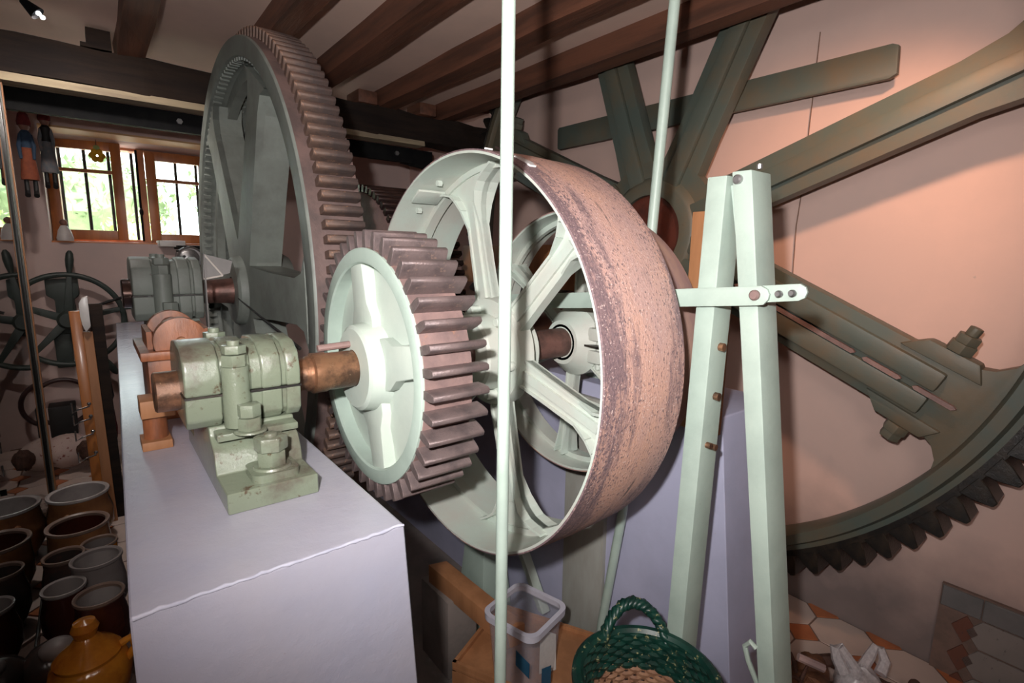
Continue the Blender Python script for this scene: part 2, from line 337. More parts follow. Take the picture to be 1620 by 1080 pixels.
# ------------------------------------------------------------------ setting
ZF, ZL, XW, YW, ZC = -1.59, -1.35, 2.5, 4.75, 1.06
def struct(name, mb, m, **kw):
    o = thing(name, mb, m, None, None, kind='structure', **kw); return o
floor = struct('floor', MB().box(-1.3, XW, -1.6, YW, ZF-.1, ZF-.012), M['cement'])
plat = struct('trim_1', MB().box(-1.3, .02, .9, YW, ZF-.012, ZL-.012), M['grout'])
wr = MB(); wr.box(XW, XW+.25, -1.6, YW+.5, ZF-.1, 2.5)
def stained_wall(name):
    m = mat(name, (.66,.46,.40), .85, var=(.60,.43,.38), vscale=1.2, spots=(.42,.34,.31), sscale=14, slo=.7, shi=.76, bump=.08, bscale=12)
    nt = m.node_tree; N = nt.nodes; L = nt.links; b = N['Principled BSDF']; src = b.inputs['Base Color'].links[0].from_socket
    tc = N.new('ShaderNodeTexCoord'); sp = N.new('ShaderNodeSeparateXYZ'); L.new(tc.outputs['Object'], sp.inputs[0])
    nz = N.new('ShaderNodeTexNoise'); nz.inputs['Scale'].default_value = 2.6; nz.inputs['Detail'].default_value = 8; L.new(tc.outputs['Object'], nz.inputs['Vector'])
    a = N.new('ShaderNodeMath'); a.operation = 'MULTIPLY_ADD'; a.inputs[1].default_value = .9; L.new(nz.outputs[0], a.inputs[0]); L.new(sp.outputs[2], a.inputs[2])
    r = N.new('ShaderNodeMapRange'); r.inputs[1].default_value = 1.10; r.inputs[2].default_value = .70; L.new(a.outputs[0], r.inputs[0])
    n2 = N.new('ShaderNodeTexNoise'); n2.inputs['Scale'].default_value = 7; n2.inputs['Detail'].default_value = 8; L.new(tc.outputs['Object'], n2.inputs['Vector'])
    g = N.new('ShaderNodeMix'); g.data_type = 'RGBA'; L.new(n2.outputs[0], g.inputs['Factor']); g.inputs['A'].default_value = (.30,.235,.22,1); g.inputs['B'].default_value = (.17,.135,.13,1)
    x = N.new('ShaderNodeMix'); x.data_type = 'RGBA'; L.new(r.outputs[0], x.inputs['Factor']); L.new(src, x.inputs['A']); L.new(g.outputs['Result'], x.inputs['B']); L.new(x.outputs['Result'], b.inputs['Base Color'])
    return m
wall_right = struct('wall_right', wr, stained_wall('pink_plaster_with_grey_damp_foot'))
# far wall with the window opening
wx0, wx1, wz0, wz1 = -.20, 1.15, .035, .735
wf = MB()
sof_f = .80
wf.box(-1.3, wx0, YW, YW+.45, ZF-.1, 1.3); wf.box(wx1, XW, YW, YW+.45, ZF-.1, 1.3)
wf.box(wx0, wx1, YW, YW+.45, ZF-.1, wz0)
wf.hexa([(wx0,YW,sof_f),(wx1,YW,sof_f),(wx1,YW+.45,wz1),(wx0,YW+.45,wz1),(wx0,YW,1.3),(wx1,YW,1.3),(wx1,YW+.45,1.3),(wx0,YW+.45,1.3)])
wall_far = struct('wall_far', wf, M['wall_far'])
struct('wall_left', MB().box(-1.5, -1.3, -1.6, YW+.45, ZF-.1, 1.3), M['wall_far'])
struct('wall_near', MB().box(-1.5, XW+.25, -1.8, -1.6, ZF-.1, 2.5), M['wall'])
# ceiling slab ends before the wheel well at the right wall, which rises to a higher roof
XE = 2.16
cl = MB(); cl.box(-1.5, XE, -1.8, YW+.45, ZC, ZC+.14); cl.box(XE, XW, 3.42, YW+.45, ZC, ZC+.14)
ceiling = struct('ceiling', cl, M['ceil'])
up = MB(); up.box(XE-.9, XW+.25, -1.8, YW+.5, 2.5, 2.6); up.box(XE-.95, XE-.9, -1.8, YW+.5, ZC+.14, 2.6); up.box(XE-.9, XW, YW+.4, YW+.5, ZC+.14, 2.5)
struct('ceiling_upper', up, M['ceil'])
rnd = random.Random(3)
def rough_bar(x0, x1, y0, y1, z0, z1, axis, n=14, j=.006):
    mb = MB(); vs = []; fs = []
    for i in range(n+1):
        t = i/n
        for (a, b) in ((0,0),(1,0),(1,1),(0,1)):
            ja, jb = (rnd.random()-.5)*2*j, (rnd.random()-.5)*2*j
            if axis == 1: vs.append((x0+(x1-x0)*a+ja, y0+(y1-y0)*t, z0+(z1-z0)*b+(jb if b == 0 else 0)))
            else: vs.append((x0+(x1-x0)*t, y0+(y1-y0)*a+ja, z0+(z1-z0)*b+jb))
    for i in range(n):
        for k in range(4): fs.append((i*4+k, i*4+(k+1)%4, i*4+4+(k+1)%4, i*4+4+k))
    fs += [(0,1,2,3), (n*4+3,n*4+2,n*4+1,n*4)]
    return mb.add(vs, fs)
for x0, x1, zb in ((-.62,-.5,.95),(.19,.305,.95),(.70,.80,.95),(1.08,1.20,.95),(1.575,1.685,.95),(2.04,2.16,.95)):
    part('joist', rough_bar(x0, x1, -1.6, 3.62, zb, ZC+.002, 1), M['joist'], ceiling, world=True, smooth=0)
beam = thing('ceiling_beam', rough_bar(-1.28, XW-.01, 3.39, 3.58, .775, .95, 0, n=24, j=.01), M['wood_dark'], 'long dark hewn timber beam carrying the ceiling joists', 'beam', smooth=0)
part('batten', MB().hexa([(-1.2,3.375,.736),(1.9,3.375,.742),(1.9,3.50,.745),(-1.2,3.50,.738),(-1.2,3.385,.776),(1.9,3.385,.776),(1.9,3.50,.776),(-1.2,3.50,.776)]), M['batten'], beam, world=True, smooth=0, label='pale wooden batten under the dark beam')
rl = root('steel_rail', (.6, 3.63, .68), 'black steel rail running under and behind the dark timber beam', 'rail')
part('channel', MB().box(-1.28, 1.93, 3.62, 3.66, .66, .765), M['steel'], rl, world=True)
part('bracket', MB().prism([(1.86,.77),(2.12,.77),(2.12,.60),(2.04,.64),(1.86,.66)], 1, 3.66, 3.69), M['steel'], rl, world=True)
for x in (.46, 1.1, 1.80):
    part('bolt', MB().hexnut((x, 3.605, .715), .016, .02, 1), M['alu'], rl, world=True)

part('packing_block', MB().box(.075,.17,3.38,3.5,.95,1.04).box(.05,.17,3.375,3.5,.95,.968), M['wood_dark'], beam, world=True)
for x in (1.42,1.86):
    part('packing_block', MB().box(x,x+.13,3.37,3.57,.95,1.03), M['joist'], beam, world=True, bevel=.01)

# floor tiles: cream octagons with small orange squares set between their corners
def tile_field(parent, m_oct, m_sq, place, ni, nj, cell, cut, clip=None, g=.004, th=.012, ci=1.0, cj=1.0):
    a, b = cell; h0, h1 = a/2-g, b/2-g
    o = MB().prism([(-h0+cut,-h1),(h0-cut,-h1),(h0,-h1+cut*cj),(h0,h1-cut*cj),(h0-cut,h1),(-h0+cut,h1),(-h0,h1-cut*cj),(-h0,-h1+cut*cj)], 2, 0, th)
    om = mk(o, 'tile', m_oct, 0, .0012, 1)
    d = cut*1.0-g*.6; e = cut*cj-g*.6
    sm = mk(MB().prism([(-d,0),(0,-e),(d,0),(0,e)], 2, 0, th), 'tile_inset', m_sq, 0, .001, 1)
    for i in range(ni):
        for j in range(nj):
            for k, (me, nm, u, v) in enumerate(((om,'tile',(i+.5)*a,(j+.5)*b),(sm,'tile_inset',i*a,j*b))):
                if clip and not clip(u, v): continue
                p, r = place(u, v, rnd.random())
                q = part(nm, None, None, parent, mesh=me); q.location = Vector(p)-ORGOF(parent); q.rotation_euler = r
def ORGOF(o):
    off = Vector((0,0,0))
    while o is not None: off += o.location; o = o.parent
    return off
tile_field(floor, M['tile'], M['tile_o'], lambda u, v, r: ((2.492-u, .782+.237*3-v, ZF-.0125+.001*r), (0,0,0)), 5, 8, (.222,.237), .068, clip=lambda u, v: u > .0 or True)
part('grout_bed', MB().box(1.36, XW-.004, -.46, 1.52, ZF-.013, ZF-.004), M['grout'], floor, world=True, smooth=0)
tile_field(plat, M['tile'], M['tile_o'], lambda u, v, r: ((-.27+u, 4.68-v, ZL-.0125+.001*r), (0,0,0)), 2, 12, (.19,.2), .05)

# tiled panel standing proud on the right wall near the frame edge
wt = root('wall_tile_panel', (2.485, .05, ZF), 'speckled tile panel with a grey border strip on the lower right wall', 'tiles')
part('backing', MB().box(2.478, XW-.005, -.6, .386, ZF, -1.228), M['grout'], wt, world=True, smooth=0)
hexm = mk(MB().prism([(-.117,0),(-.075,-.056),(.075,-.056),(.117,0),(.075,.056),(-.075,.056)], 0, -.008, 0), 'tile', M['tile_w'], 0, .0012, 1)
dm = mk(MB().prism([(-.04,0),(0,-.056),(.04,0),(0,.056)], 0, -.008, 0), 'tile_inset', M['tile_red'], 0, .001, 1)
for i in range(4):
    for j in range(3):
        yy, zz = .18-.24*i, -1.375-.12*j
        q = part('tile', None, None, wt, mesh=hexm); q.location = Vector((2.478, yy, zz))-wt.location
        q = part('tile_inset', None, None, wt, mesh=dm, label='dull red diamond tile'); q.location = Vector((2.478, yy+.12, zz-.0+.06 if j else zz+.0))-wt.location
        if j: q.location = Vector((2.478, yy+.12, zz))-wt.location
lh = mk(MB().prism([(-.036,-.056),(.012,-.056),(.036,-.02),(.036,.02),(.012,.056),(-.036,.056)], 0, -.006, 0), 'tile', M['tile_w'], 0, .0012, 1)
for i in range(8):
    part('border_tile', MB().box(2.468, 2.478, .384-.122*(i+1), .381-.122*i, -1.312, -1.232), M['tile_grey'], wt, world=True, bevel=.002, seg=1, label='grey border tile' )

# pipe on the right wall and flat bar bolted to it
wc = thing('wall_cable', MB().tube([(2.49,1.06,.95),(2.488,1.062,.68),(2.49,1.068,.3),(2.486,1.075,.15),(2.49,1.07,-.07),(2.488,1.10,-.35)], .0022, 6), M['cable'], 'thin dark cable running down the pink right wall', 'cable')
fb = root('flat_wall_bar', (2.42, 1.65, .67), 'long flat dark green iron bar fixed across the pink wall behind the spokes', 'bar')
part('bar', MB().prism([(2.55,.672),(2.56,.68),(2.562,.79),(2.55,.804),(.76,.80),(.74,.79),(.735,.69),(.76,.677)], 0, 2.40, 2.425), M['green_big'], fb, world=True, bevel=.002)
for y in (2.3, 1.0):
    part('standoff', MB().cyl((2.42,y,.74),(2.505,y,.74),.02), M['green_b'], fb, world=True)

# ------------------------------------------------------------------ window
win = root('window_1', (.48, YW+.30, wz0), kind='structure')
Wd = M['window_wood']; yF = YW+.30
def frame_rect(x0, x1, z0, z1, w, y0, y1, wb=None):
    mb = MB(); wb = wb or w
    mb.box(x0, x0+w, y0, y1, z0, z1).box(x1-w, x1, y0, y1, z0, z1).box(x0+w, x1-w, y0, y1, z1-w, z1).box(x0+w, x1-w, y0, y1, z0, z0+wb); return mb
part('window_frame', frame_rect(wx0, wx1, wz0, .77, .035, yF+.03, yF+.09), Wd, win, world=True, bevel=.003)
part('sill_board', MB().box(wx0, wx1, YW+.04, yF+.06, wz0-.012, wz0+.012), Wd, win, world=True, bevel=.003)
def casement(hinge, width, z0, z1, ang, side):
    # local x from hinge outwards; opened by ang towards the room
    r = part('casement', frame_rect(0, width, 0, z1-z0, .062, -.02, .02, .07), Wd, win, bevel=.003)
    r.location = Vector((hinge, yF+.01, z0))-win.location
    r.rotation_euler = (0, 0, ang if side > 0 else pi-ang)
    zm = (z1-z0)*.70
    part('glazing_bar', MB().box(.062, width-.062, -.014, .014, zm-.012, zm+.012), Wd, r)
    part('pane', MB().box(.062, width-.062, -.002, .002, .07, zm-.012), M['pane'], r, smooth=0)
    part('pane', MB().box(.062, width-.062, -.002, .002, zm+.012, z1-z0-.062), M['pane'], r, smooth=0)
    return r
casement(-.19, .435, .062, .765, radians(-9), 1)
casement(.39, .42, .05, .74, 0, 1)
casement(.825, .30, .05, .74, 0, 1)
part('mullion', MB().box(.335, .385, yF+.0, yF+.06, wz0, .75), Wd, win, world=True)
ph = part('espagnolette_rod', MB().cyl((.335, yF-.02, .06), (.335, yF-.02, .74), .008), M['steel'], win, world=True, label='black iron closing rod')
part('handle', MB().ball((.335, yF-.03, .28), (.014,.02,.03)), M['steel'], ph, world=True)
for i in range(9):
    x = -.12+.145*i
    part('window_bar', MB().cyl((x, yF+.16, wz0), (x, yF+.16, wz1+.05), .011, n=10), M['steel'], win, world=True)

part('bounce_tinted_soffit', MB().hexa([(wx0,YW-.004,sof_f-.012),(wx1,YW-.004,sof_f-.012),(wx1,YW+.36,wz1+.028),(wx0,YW+.36,wz1+.028),(wx0,YW-.004,sof_f),(wx1,YW-.004,sof_f),(wx1,YW+.36,wz1+.04),(wx0,YW+.36,wz1+.04)]), mat('bounce_tinted_cream_orange', (.66,.40,.19), .6, var=(.6,.36,.17), vscale=4), win, world=True)  # added slab under the soffit; warm bounced light painted into its colour

# garden outside
struct_g = thing('garden_ground', MB().box(-12, 14, YW+.46, 26, -1.0, -.9), M['path'], 'bright gravel ground seen through the window', 'ground', kind='stuff')
def bush(c, r, n, m, name, label, group, seed):
    rd = random.Random(seed); mb = MB()
    for i in range(n):
        th, ph_ = rd.random()*2*pi, math.acos(rd.uniform(-.6, 1)); k = rd.uniform(.72, 1.05)
        p = Vector((c[0]+r[0]*k*sin(ph_)*cos(th), c[1]+r[1]*k*sin(ph_)*sin(th), c[2]+r[2]*k*cos(ph_)))
        s_ = rd.uniform(.05, .11)*max(r)*.8; q = Euler((rd.random()*6, rd.random()*6, rd.random()*6)).to_matrix()
        vs = [p+q@Vector(v)*s_ for v in ((-1,0,0),(0,-.5,0.1),(1,0,0),(0,.5,.1))]; mb.add(vs, [(0,1,2,3)])
    mb.ball(c, tuple(x*.8 for x in r), 12, 8, .2, seed)
    mb.cyl((c[0],c[1],-.92),(c[0],c[1],c[2]),.12,.08,8)
    return thing(name, mb, m, label, 'bush' if 'bush' in name else 'tree', group, smooth=0)
bush((.55, 9.2, -.2), (.6,.5,.7), 500, M['leaf'], 'garden_bush', 'round yellow green bush outside the left casement', None, 1)
bush((1.95, 9.6, -.3), (.6,.6,.6), 500, M['leaf'], 'garden_bush', 'low yellow green bush outside the right casement', None, 2)
bush((-.85, 9.6, -.3), (.6,.6,.6), 400, M['leaf'], 'garden_bush', 'garden bush at the left edge of the window view', None, 3)
bush((.2, 17, 1.2), (1.7,1.5,1.1), 700, M['leaf_dark'], 'garden_tree', 'hazy green tree mass behind the left casement', None, 4)
bush((3.9, 16.5, 1.6), (1.7,1.5,1.5), 700, M['leaf_dark'], 'garden_tree', 'darker green tree at the top of the right casement', None, 5)
bush((7.6, 17, 1.0), (1.7,1.5,2.0), 500, M['leaf_dark'], 'garden_tree', 'green tree furthest right outside the window', None, 6)
bush((-3.6, 17, .9), (1.9,1.5,1.8), 500, M['leaf_dark'], 'garden_tree', 'green tree furthest left outside the window', None, 8)

# ------------------------------------------------------------------ masonry blocks
def block(name, top, bot, m, label, bev=.006):
    mb = MB().hexa(bot+top)
    return thing(name, mb, m, label, 'plinth', bevel=bev, seg=3)
ZB = -.45
block('masonry_plinth', [(-.003,.742,ZB),(.374,.748,ZB),(.374,4.0,ZB),(.083,4.0,ZB)], [(-.006,.70,ZF-.012),(.43,.70,ZF-.012),(.43,4.02,ZF-.012),(.083,4.02,ZF-.012)], M['lilac'], 'glossy pale lilac masonry plinth in the foreground under two bearings')
block('masonry_plinth', [(1.377,.745,ZB),(1.72,.745,ZB),(1.72,3.2,ZB),(1.377,3.2,ZB)], [(1.36,.60,ZF-.012),(1.74,.60,ZF-.012),(1.74,3.2,ZF-.012),(1.36,3.2,ZF-.012)], M['lilac2'], 'dim lilac masonry block standing behind the pulleys and the splayed posts')
pr_ = MB(); rr_ = random.Random(4)
pr_.tube([(.0+.372*i/40, .7425+.0055*i/40+rr_.uniform(-.001,.001), ZB-.001+rr_.uniform(-.0015,.001)) for i in range(41)], [.0022+rr_.random()*.0016 for i in range(41)], 6)
part('paint_ridge', pr_, M['ridge'], bpy.data.objects['masonry_plinth'], world=True, smooth=80, label='glossy brushed paint ridge along the front edge')
pil = MB().hexa([(1.345,1.13,ZF-.012),(1.365,1.13,ZF-.012),(1.365,1.33,ZF-.012),(1.345,1.33,ZF-.012),(1.355,1.15,-.5),(1.38,1.15,-.5),(1.38,1.35,-.5),(1.355,1.35,-.5)])
thing('stained_board', pil, M['stain'], 'grey stained upright board against the lilac block behind the pulley', 'board', bevel=.003)

# ------------------------------------------------------------------ wheels
YA, ZA = 1.18, -.271
YB, ZBx = 2.52, -.172
def tooth_mesh(x0, x1, r0, r1, pitch, name, m, fr=.46, tipr=.8):
    w0, w1 = pitch*fr*.62, pitch*fr*.62*tipr; h = r1-r0
    pr = [(-w0*.95, r0-.004), (w0*.95, r0-.004), (w0, r0+h*.45), (w1, r0+h*.85), (w1*.6, r1), (-w1*.6, r1), (-w1, r0+h*.85), (-w0, r0+h*.45)]
    return mk(MB().prism(pr, 0, x0, x1), name, m, 40, .0012, 1)
def teeth(parent, n, me, a0=0, name='tooth'):
    for i in range(n):
        o = part(name, None, None, parent, mesh=me); o.rotation_euler = (a0+2*pi*i/n, 0, 0)

# --- spur gear A
xa = .493
gA = root('spur_gear', (xa, YA, ZA), 'pale green spur gear with long dark steel teeth on the front shaft', 'gear')
n = 40; rt_, tp = .284, .324
mb = MB().lathe([(.004,rt_-.002),(.006,rt_),(.120,rt_),(.120,.263),(.004,.263)], n=96, closed=True)
part('toothed_rim', mb, M['mauve'], gA)
teeth(gA, n, tooth_mesh(.002, .137, rt_, tp, 2*pi*rt_/n, 'tooth', M['tooth'], .36, .8), a0=.03)
part('face_ring', MB().lathe([(0,.283),(-.002,.28),(-.002,.250),(.002,.246),(.05,.246),(.118,.246),(.118,.262),(.01,.262),(.01,.283)], n=96, closed=True), M['green'], gA, label='green painted front ring with a ragged paint edge')
part('web', MB().lathe([(.036,.254),(.034,.20),(.026,.12),(.026,.05),(.08,.05),(.09,.254)], n=96, closed=True), M['green_white'], gA, label='pale cream green web disc')
def rib_a(a):
    # thick cross rib, wide at the hub
    u0, u1 = .05, .252
    P = [(-.062,u0),(-.060,.115),(-.040,.15),(-.034,u1),(.034,u1),(.040,.15),(.060,.115),(.062,u0)]
    P = [(p[0]*cos(a)-p[1]*sin(a), p[0]*sin(a)+p[1]*cos(a)) for p in P]
    return MB().prism(P, 0, .004, .06)
for k in range(4):
    part('rib', rib_a(radians(-12+90*k)), M['green_white'], gA, bevel=.007)
part('hub', MB().lathe([(-.03,.044),(-.03,.094),(-.024,.102),(.0,.106),(.03,.112),(.14,.112),(.14,.044)], n=64, closed=True), M['green_white'], gA)
part('key', MB().cyl((-.105,.018,.052),(-.02,.016,.056),.008,n=10), M['mauve'], gA, label='dark purple key in the hub')

# --- shaft A
sA = root('front_shaft', (.07, YA, ZA), 'copper brown worn steel shaft through the front bearing, spur gear and pulleys', 'shaft')
part('journal', MB().lathe([(0,0),(0,.036),(.003,.039),(.06,.039)], n=40), M['copper'], sA)
part('shaft_body', MB().lathe([(.05,.036),(.28,.036),(.285,.040),(.292,.040),(.296,.046),(.325,.0455),(.33,.043),(.52,.043),(1.5,.043)], n=40), M['copper'], sA, label='copper coloured shaft body with flaking paint')
part('shaft_rear', MB().lathe([(.66,.046),(1.31,.046)], n=40), M['shaft_r'], sA)

# --- pulleys
def pulley(x0, wd, R, yc, zc, label, nsp, a0, wk, hub_r, hubx, detail=True, rimmat='rust', inner='green'):
    r = root('belt_pulley', (x0, yc, zc), label, 'pulley')
    t = .006
    part('rim', MB().lathe([(0,R-.002),(.001,R),(wd*.5,R+.004),(wd-.001,R),(wd,R-.002),(wd,R-.004),(0,R-.004)], n=160, closed=True), M[rimmat], r, label='rusty worn outer belt face')
    part('rim_lining', MB().lathe([(0.0005,R-.004),(wd-.0005,R-.004),(wd-.0005,R-.011),(wd*.8,R-.012),(wd*.56,R-.013),(wd*.56,R-.030),(wd*.44,R-.030),(wd*.44,R-.013),(wd*.2,R-.012),(.0005,R-.010)], n=160, closed=True), M[inner], r, label='pale green inside of the rim')
    xm = wd*.5; k = R/.532
    u = [(.085,.046),(.13,.040),(.24,.036),(.36,.034),(.415,.039),(.447,.054),(.468,.074),(.482,.105),(.492,.140)] if detail else [(.05,.03),(.2,.026),(.40,.024),(.48,.026),(.50,.03)]
    u = [(a*k, b*k*wk) for a, b in u]
    outer = [hypot(*u[-1])]
    # web plate of one spoke, flaring into the rim
    P = [(-b, a) for a, b in u]; Q = [(b, a) for a, b in reversed(u)]
    th = atan2(u[-1][1], u[-1][0]); Rr = R-.02
    arc = [(Rr*sin(s_), Rr*cos(s_)) for s_ in [(-th+2*th*i/12) for i in range(13)]]
    web = MB().prism(P+arc+Q, 0, xm-.009, xm+.009)
    fl = MB()
    for sgn in (-1, 1):
        E = [(sgn*b, a) for a, b in u]; wdt = .007*k; fd = .024
        for i in range(len(E)-1):
            (a1, b1), (a2, b2) = E[i], E[i+1]; nx, ny = -(b2-b1), (a2-a1); L_ = hypot(nx, ny); nx, ny = nx/L_*wdt*-sgn*-1, ny/L_*wdt*-sgn*-1
            f1, f2 = [.015+.022*max(0, min(1, (hypot(p_, q_)/k-.36)/.08)) for p_, q_ in ((a1, b1), (a2, b2))]; fl.hexa([(xm-f1,a1,b1),(xm-f2,a2,b2),(xm-f2,a2+nx,b2+ny),(xm-f1,a1+nx,b1+ny),(xm+f1,a1,b1),(xm+f2,a2,b2),(xm+f2,a2+nx,b2+ny),(xm+f1,a1+nx,b1+ny)])
    wm = mk(web, 'spoke', M[inner], 30); fm = mk(fl, 'spoke_flange', M[inner], 30)
    rv = MB()
    for a in (.2, .3): rv.lathe([(xm-.016,0),(xm-.016,.004),(xm-.013,.008),(xm-.009,.009)], n=12, c=(0,0,a*k))
    rv.box(xm-.017, xm-.009, -.012*k, .012*k, .10*k, .43*k)
    rm = mk(rv, 'rivets', M[inner], 30)
    for i in range(nsp):
        a = a0+2*pi*i/nsp
        s_ = part('spoke', None, None, r, mesh=wm); s_.rotation_euler = (a-pi/2, 0, 0)
        part('spoke_flange', None, None, s_, mesh=fm)
        if detail: part('rib', None, None, s_, mesh=rm)
    part('hub', MB().lathe([(hubx[0],.043),(hubx[0],hub_r*.93),(hubx[0]+.006,hub_r),(hubx[1]-.006,hub_r),(hubx[1],hub_r*.93),(hubx[1],.043)], n=56, closed=True), M[inner], r)
    return r
M['green_pul'] = mat('pale_green_pulley_paint', (.50,.57,.51), .5, var=(.50,.50,.45), vscale=4, spots=(.3,.25,.2), sscale=30, slo=.68, shi=.73, bump=.12, bscale=50)
M['mauve_belt'] = mat('mauve_worn_belt_face', (.34,.21,.20), .55, var=(.45,.28,.22), vscale=6, stretch=(3,1,1), bump=.2)
p1 = pulley(.75, .268, .532, YA, ZA, 'large belt pulley with an orange rusty outer face behind the upright pole', 6, radians(76), 1.0, .108, (.035, .215), inner='green_pul')
for a in (52, 68):
    q = part('rim_bolt', MB().hexnut((.06,0,0), .009, .014, 0), M['green_pul'], p1); q.rotation_euler = (0,0,0)
    q.location = (0, .512*cos(radians(a)), .512*sin(radians(a)))
jp = part('joint_plate', MB().box(.02,.11,-.03,.03,-.004,.004), M['green_pul'], p1, bevel=.002); jp.location = (0, .508*cos(radians(60)), .508*sin(radians(60))); jp.rotation_euler = (radians(60-90), 0, 0)
hb = part('hub_bolts', MB(), M['green_pul'], p1) if False else None
for a in (70, 130, 190, 250, 310, 10):
    q = part('hub_bolt', MB().lathe([(.075,0),(.075,.010),(.08,.013),(.11,.013)], n=12, c=(0,.122*cos(radians(a)),.122*sin(radians(a)))), M['green_pul'], p1)
part('hub_plate', MB().lathe([(.105,.09),(.105,.15),(.135,.155),(.150,.155),(.150,.09)], n=48, closed=True), M['green_pul'], p1)
p2 = pulley(1.148, .14, .413, YA, ZA, 'smaller belt pulley with a mauve worn face seen through the large one', 6, radians(95), .9, .062, (.0, .05), detail=False, rimmat='mauve_belt', inner='green_pul')
cp = part('split_collar', MB().lathe([(.0,.05),(.0,.07),(.04,.098),(.055,.112),(.12,.112),(.13,.05)], n=48, closed=True), M['green_pul'], p2)
for zz in (.035, -.035):
    part('clamp_lug', MB().box(.03,.10,-.135,-.085,zz-.02,zz+.02), M['green_pul'], cp, bevel=.006)
    part('clamp_bolt', MB().cyl((.055,-.11,-.075),(.055,-.11,.075),.009).hexnut((.055,-.11,.055),.016,.016,2) if zz > 0 else MB().cyl((.08,-.12,-.07),(.08,-.12,.06),.008), M['green_pul'], cp)
part('clamp_gap', MB().box(.018,.112,-.14,-.05,-.003,.003), M['grease'], cp, label='dark split line')

for q0, q1, xa_, xb_ in ((112,119,.030,.046),(105,109,.036,.046),(101,103,.016,.028)):
    pc = MB(); rc = random.Random(q0); m_ = 7
    top = [(radians(q0+(q1-q0)*i/m_), xa_+rc.random()*.006) for i in range(m_+1)]; bot = [(a, xb_+rc.random()*.008) for a, _ in reversed(top)]
    pts_ = top+bot; pc.add([(x_, .5335*cos(a), .5335*sin(a)) for a, x_ in pts_]+[(x_, .5375*cos(a), .5375*sin(a)) for a, x_ in pts_],
        [(i, i+1, 2*m_-i, 2*m_+1-i) for i in range(m_)]+[(2*m_+2+i, 2*m_+2+i+1, 2*m_+2+2*m_-i, 2*m_+2+2*m_+1-i) for i in range(m_)]+[(i, (i+1)%(2*m_+2), 2*m_+2+(i+1)%(2*m_+2), 2*m_+2+i) for i in range(2*m_+2)])
    part('paint_chip', pc, M['white_metal'], p1, smooth=0, label='white paint chip on the rusty face')
# --- big gear B
xb = .493
gB = root('large_gear', (xb, YB, ZBx), 'largest gear of the train with brown iron teeth rising to the ceiling', 'gear')
rB, tB, iB = .992, 1.030, .922; n = 144
part('toothed_rim', MB().lathe([(.004,iB+.008),(.004,rB-.003),(.007,rB),(.170,rB),(.172,rB-.003),(.172,iB+.008)], n=220, closed=True), mat('shaded_mauve_iron', (.17,.11,.10), .55, var=(.10,.07,.066), vscale=8, bump=.25, bscale=70), gB)  # rim colour darkened to hold the shade between the teeth
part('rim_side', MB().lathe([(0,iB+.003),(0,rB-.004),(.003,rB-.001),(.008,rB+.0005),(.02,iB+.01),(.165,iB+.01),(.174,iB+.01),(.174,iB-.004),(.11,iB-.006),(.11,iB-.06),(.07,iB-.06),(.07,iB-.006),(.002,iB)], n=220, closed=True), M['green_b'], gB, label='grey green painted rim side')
teeth(gB, n, tooth_mesh(.040, .158, rB, tB, 2*pi*rB/n, 'tooth', M['tooth_b'], .44, .95), a0=.01)
kn = MB()
for i in range(n):
    a = 2*pi*i/n; c, s_ = cos(a), sin(a); ra = iB-.001
    for xx in (.03, .13):
        e = .009; t = Vector((0,-s_,c)); rr = Vector((0,c,s_)); ctr = Vector((xx, ra*c, ra*s_))
        kn.hexa([ctr+Vector((dx,0,0))+t*dt+rr*dr for dr in (-.012, .003) for dx, dt in ((-.018,-e),(.018,-e),(.018,e),(-.018,e))])
part('tooth_tenons', kn, M['green_b'], gB, smooth=0, kind='stuff')
def spokeB():
    u = [(.10,.13),(.2,.105),(.5,.085),(.78,.075),(.85,.090),(.885,.14)]
    P = [(-b, a) for a, b in u]+[(b, a) for a, b in reversed(u)]
    web = MB().prism(P, 0, .008, .034)
    P2 = [(-.045,.12),(-.028,.88),(.028,.88),(.045,.12)]
    rib = MB().prism(P2, 0, .045, .14)
    fl = MB()
    for sg in (-1,1):
        for i in range(len(u)-1):
            (a1,b1),(a2,b2) = u[i],u[i+1]
            fl.hexa([(.008,sg*b1,a1),(.008,sg*b2,a2),(.008,sg*(b2-.014),a2),(.008,sg*(b1-.014),a1),(.13,sg*b1,a1),(.13,sg*b2,a2),(.13,sg*(b2-.014),a2),(.13,sg*(b1-.014),a1)])
    return mk(web,'spoke',M['green_b'],30), mk(rib,'rib',M['green_b'],30,.004), mk(fl,'spoke_flange',M['green_b'],30)
sw, sr, sf = spokeB()
for i in range(6):
    s_ = part('spoke', None, None, gB, mesh=sw); s_.rotation_euler = (radians(2+60*i-0)-0, 0, 0)
    s_.rotation_euler = (radians(119+60*i)-pi/2, 0, 0)
    part('rib', None, None, s_, mesh=sr); part('spoke_flange', None, None, s_, mesh=sf)
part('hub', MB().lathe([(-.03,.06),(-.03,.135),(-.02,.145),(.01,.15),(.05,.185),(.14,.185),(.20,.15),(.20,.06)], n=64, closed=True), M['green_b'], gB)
gC = root('rear_gear', (1.02, YB, ZBx), 'dark brown toothed gear half hidden behind the rim of the large gear', 'gear')
part('drum', MB().lathe([(0,.06),(0,.45),(.004,.462),(.33,.462),(.33,.06)], n=120, closed=True), M['mauve'], gC)
teeth(gC, 68, tooth_mesh(.01, .325, .460, .497, 2*pi*.46/68, 'tooth', M['shaft'], .5, .9))
sB = root('rear_shaft', (.08, YB, ZBx), 'dark oiled shaft carrying the large gear in the rear bearing', 'shaft')
part('shaft_end', MB().lathe([(0,0),(0,.052),(.004,.056),(.10,.056)], n=40), M['shaft'], sB)
part('shaft_body', MB().lathe([(.05,.05),(.31,.05),(.36,.052),(.44,.062),(1.5,.062)], n=40), M['shaft_r'], sB)
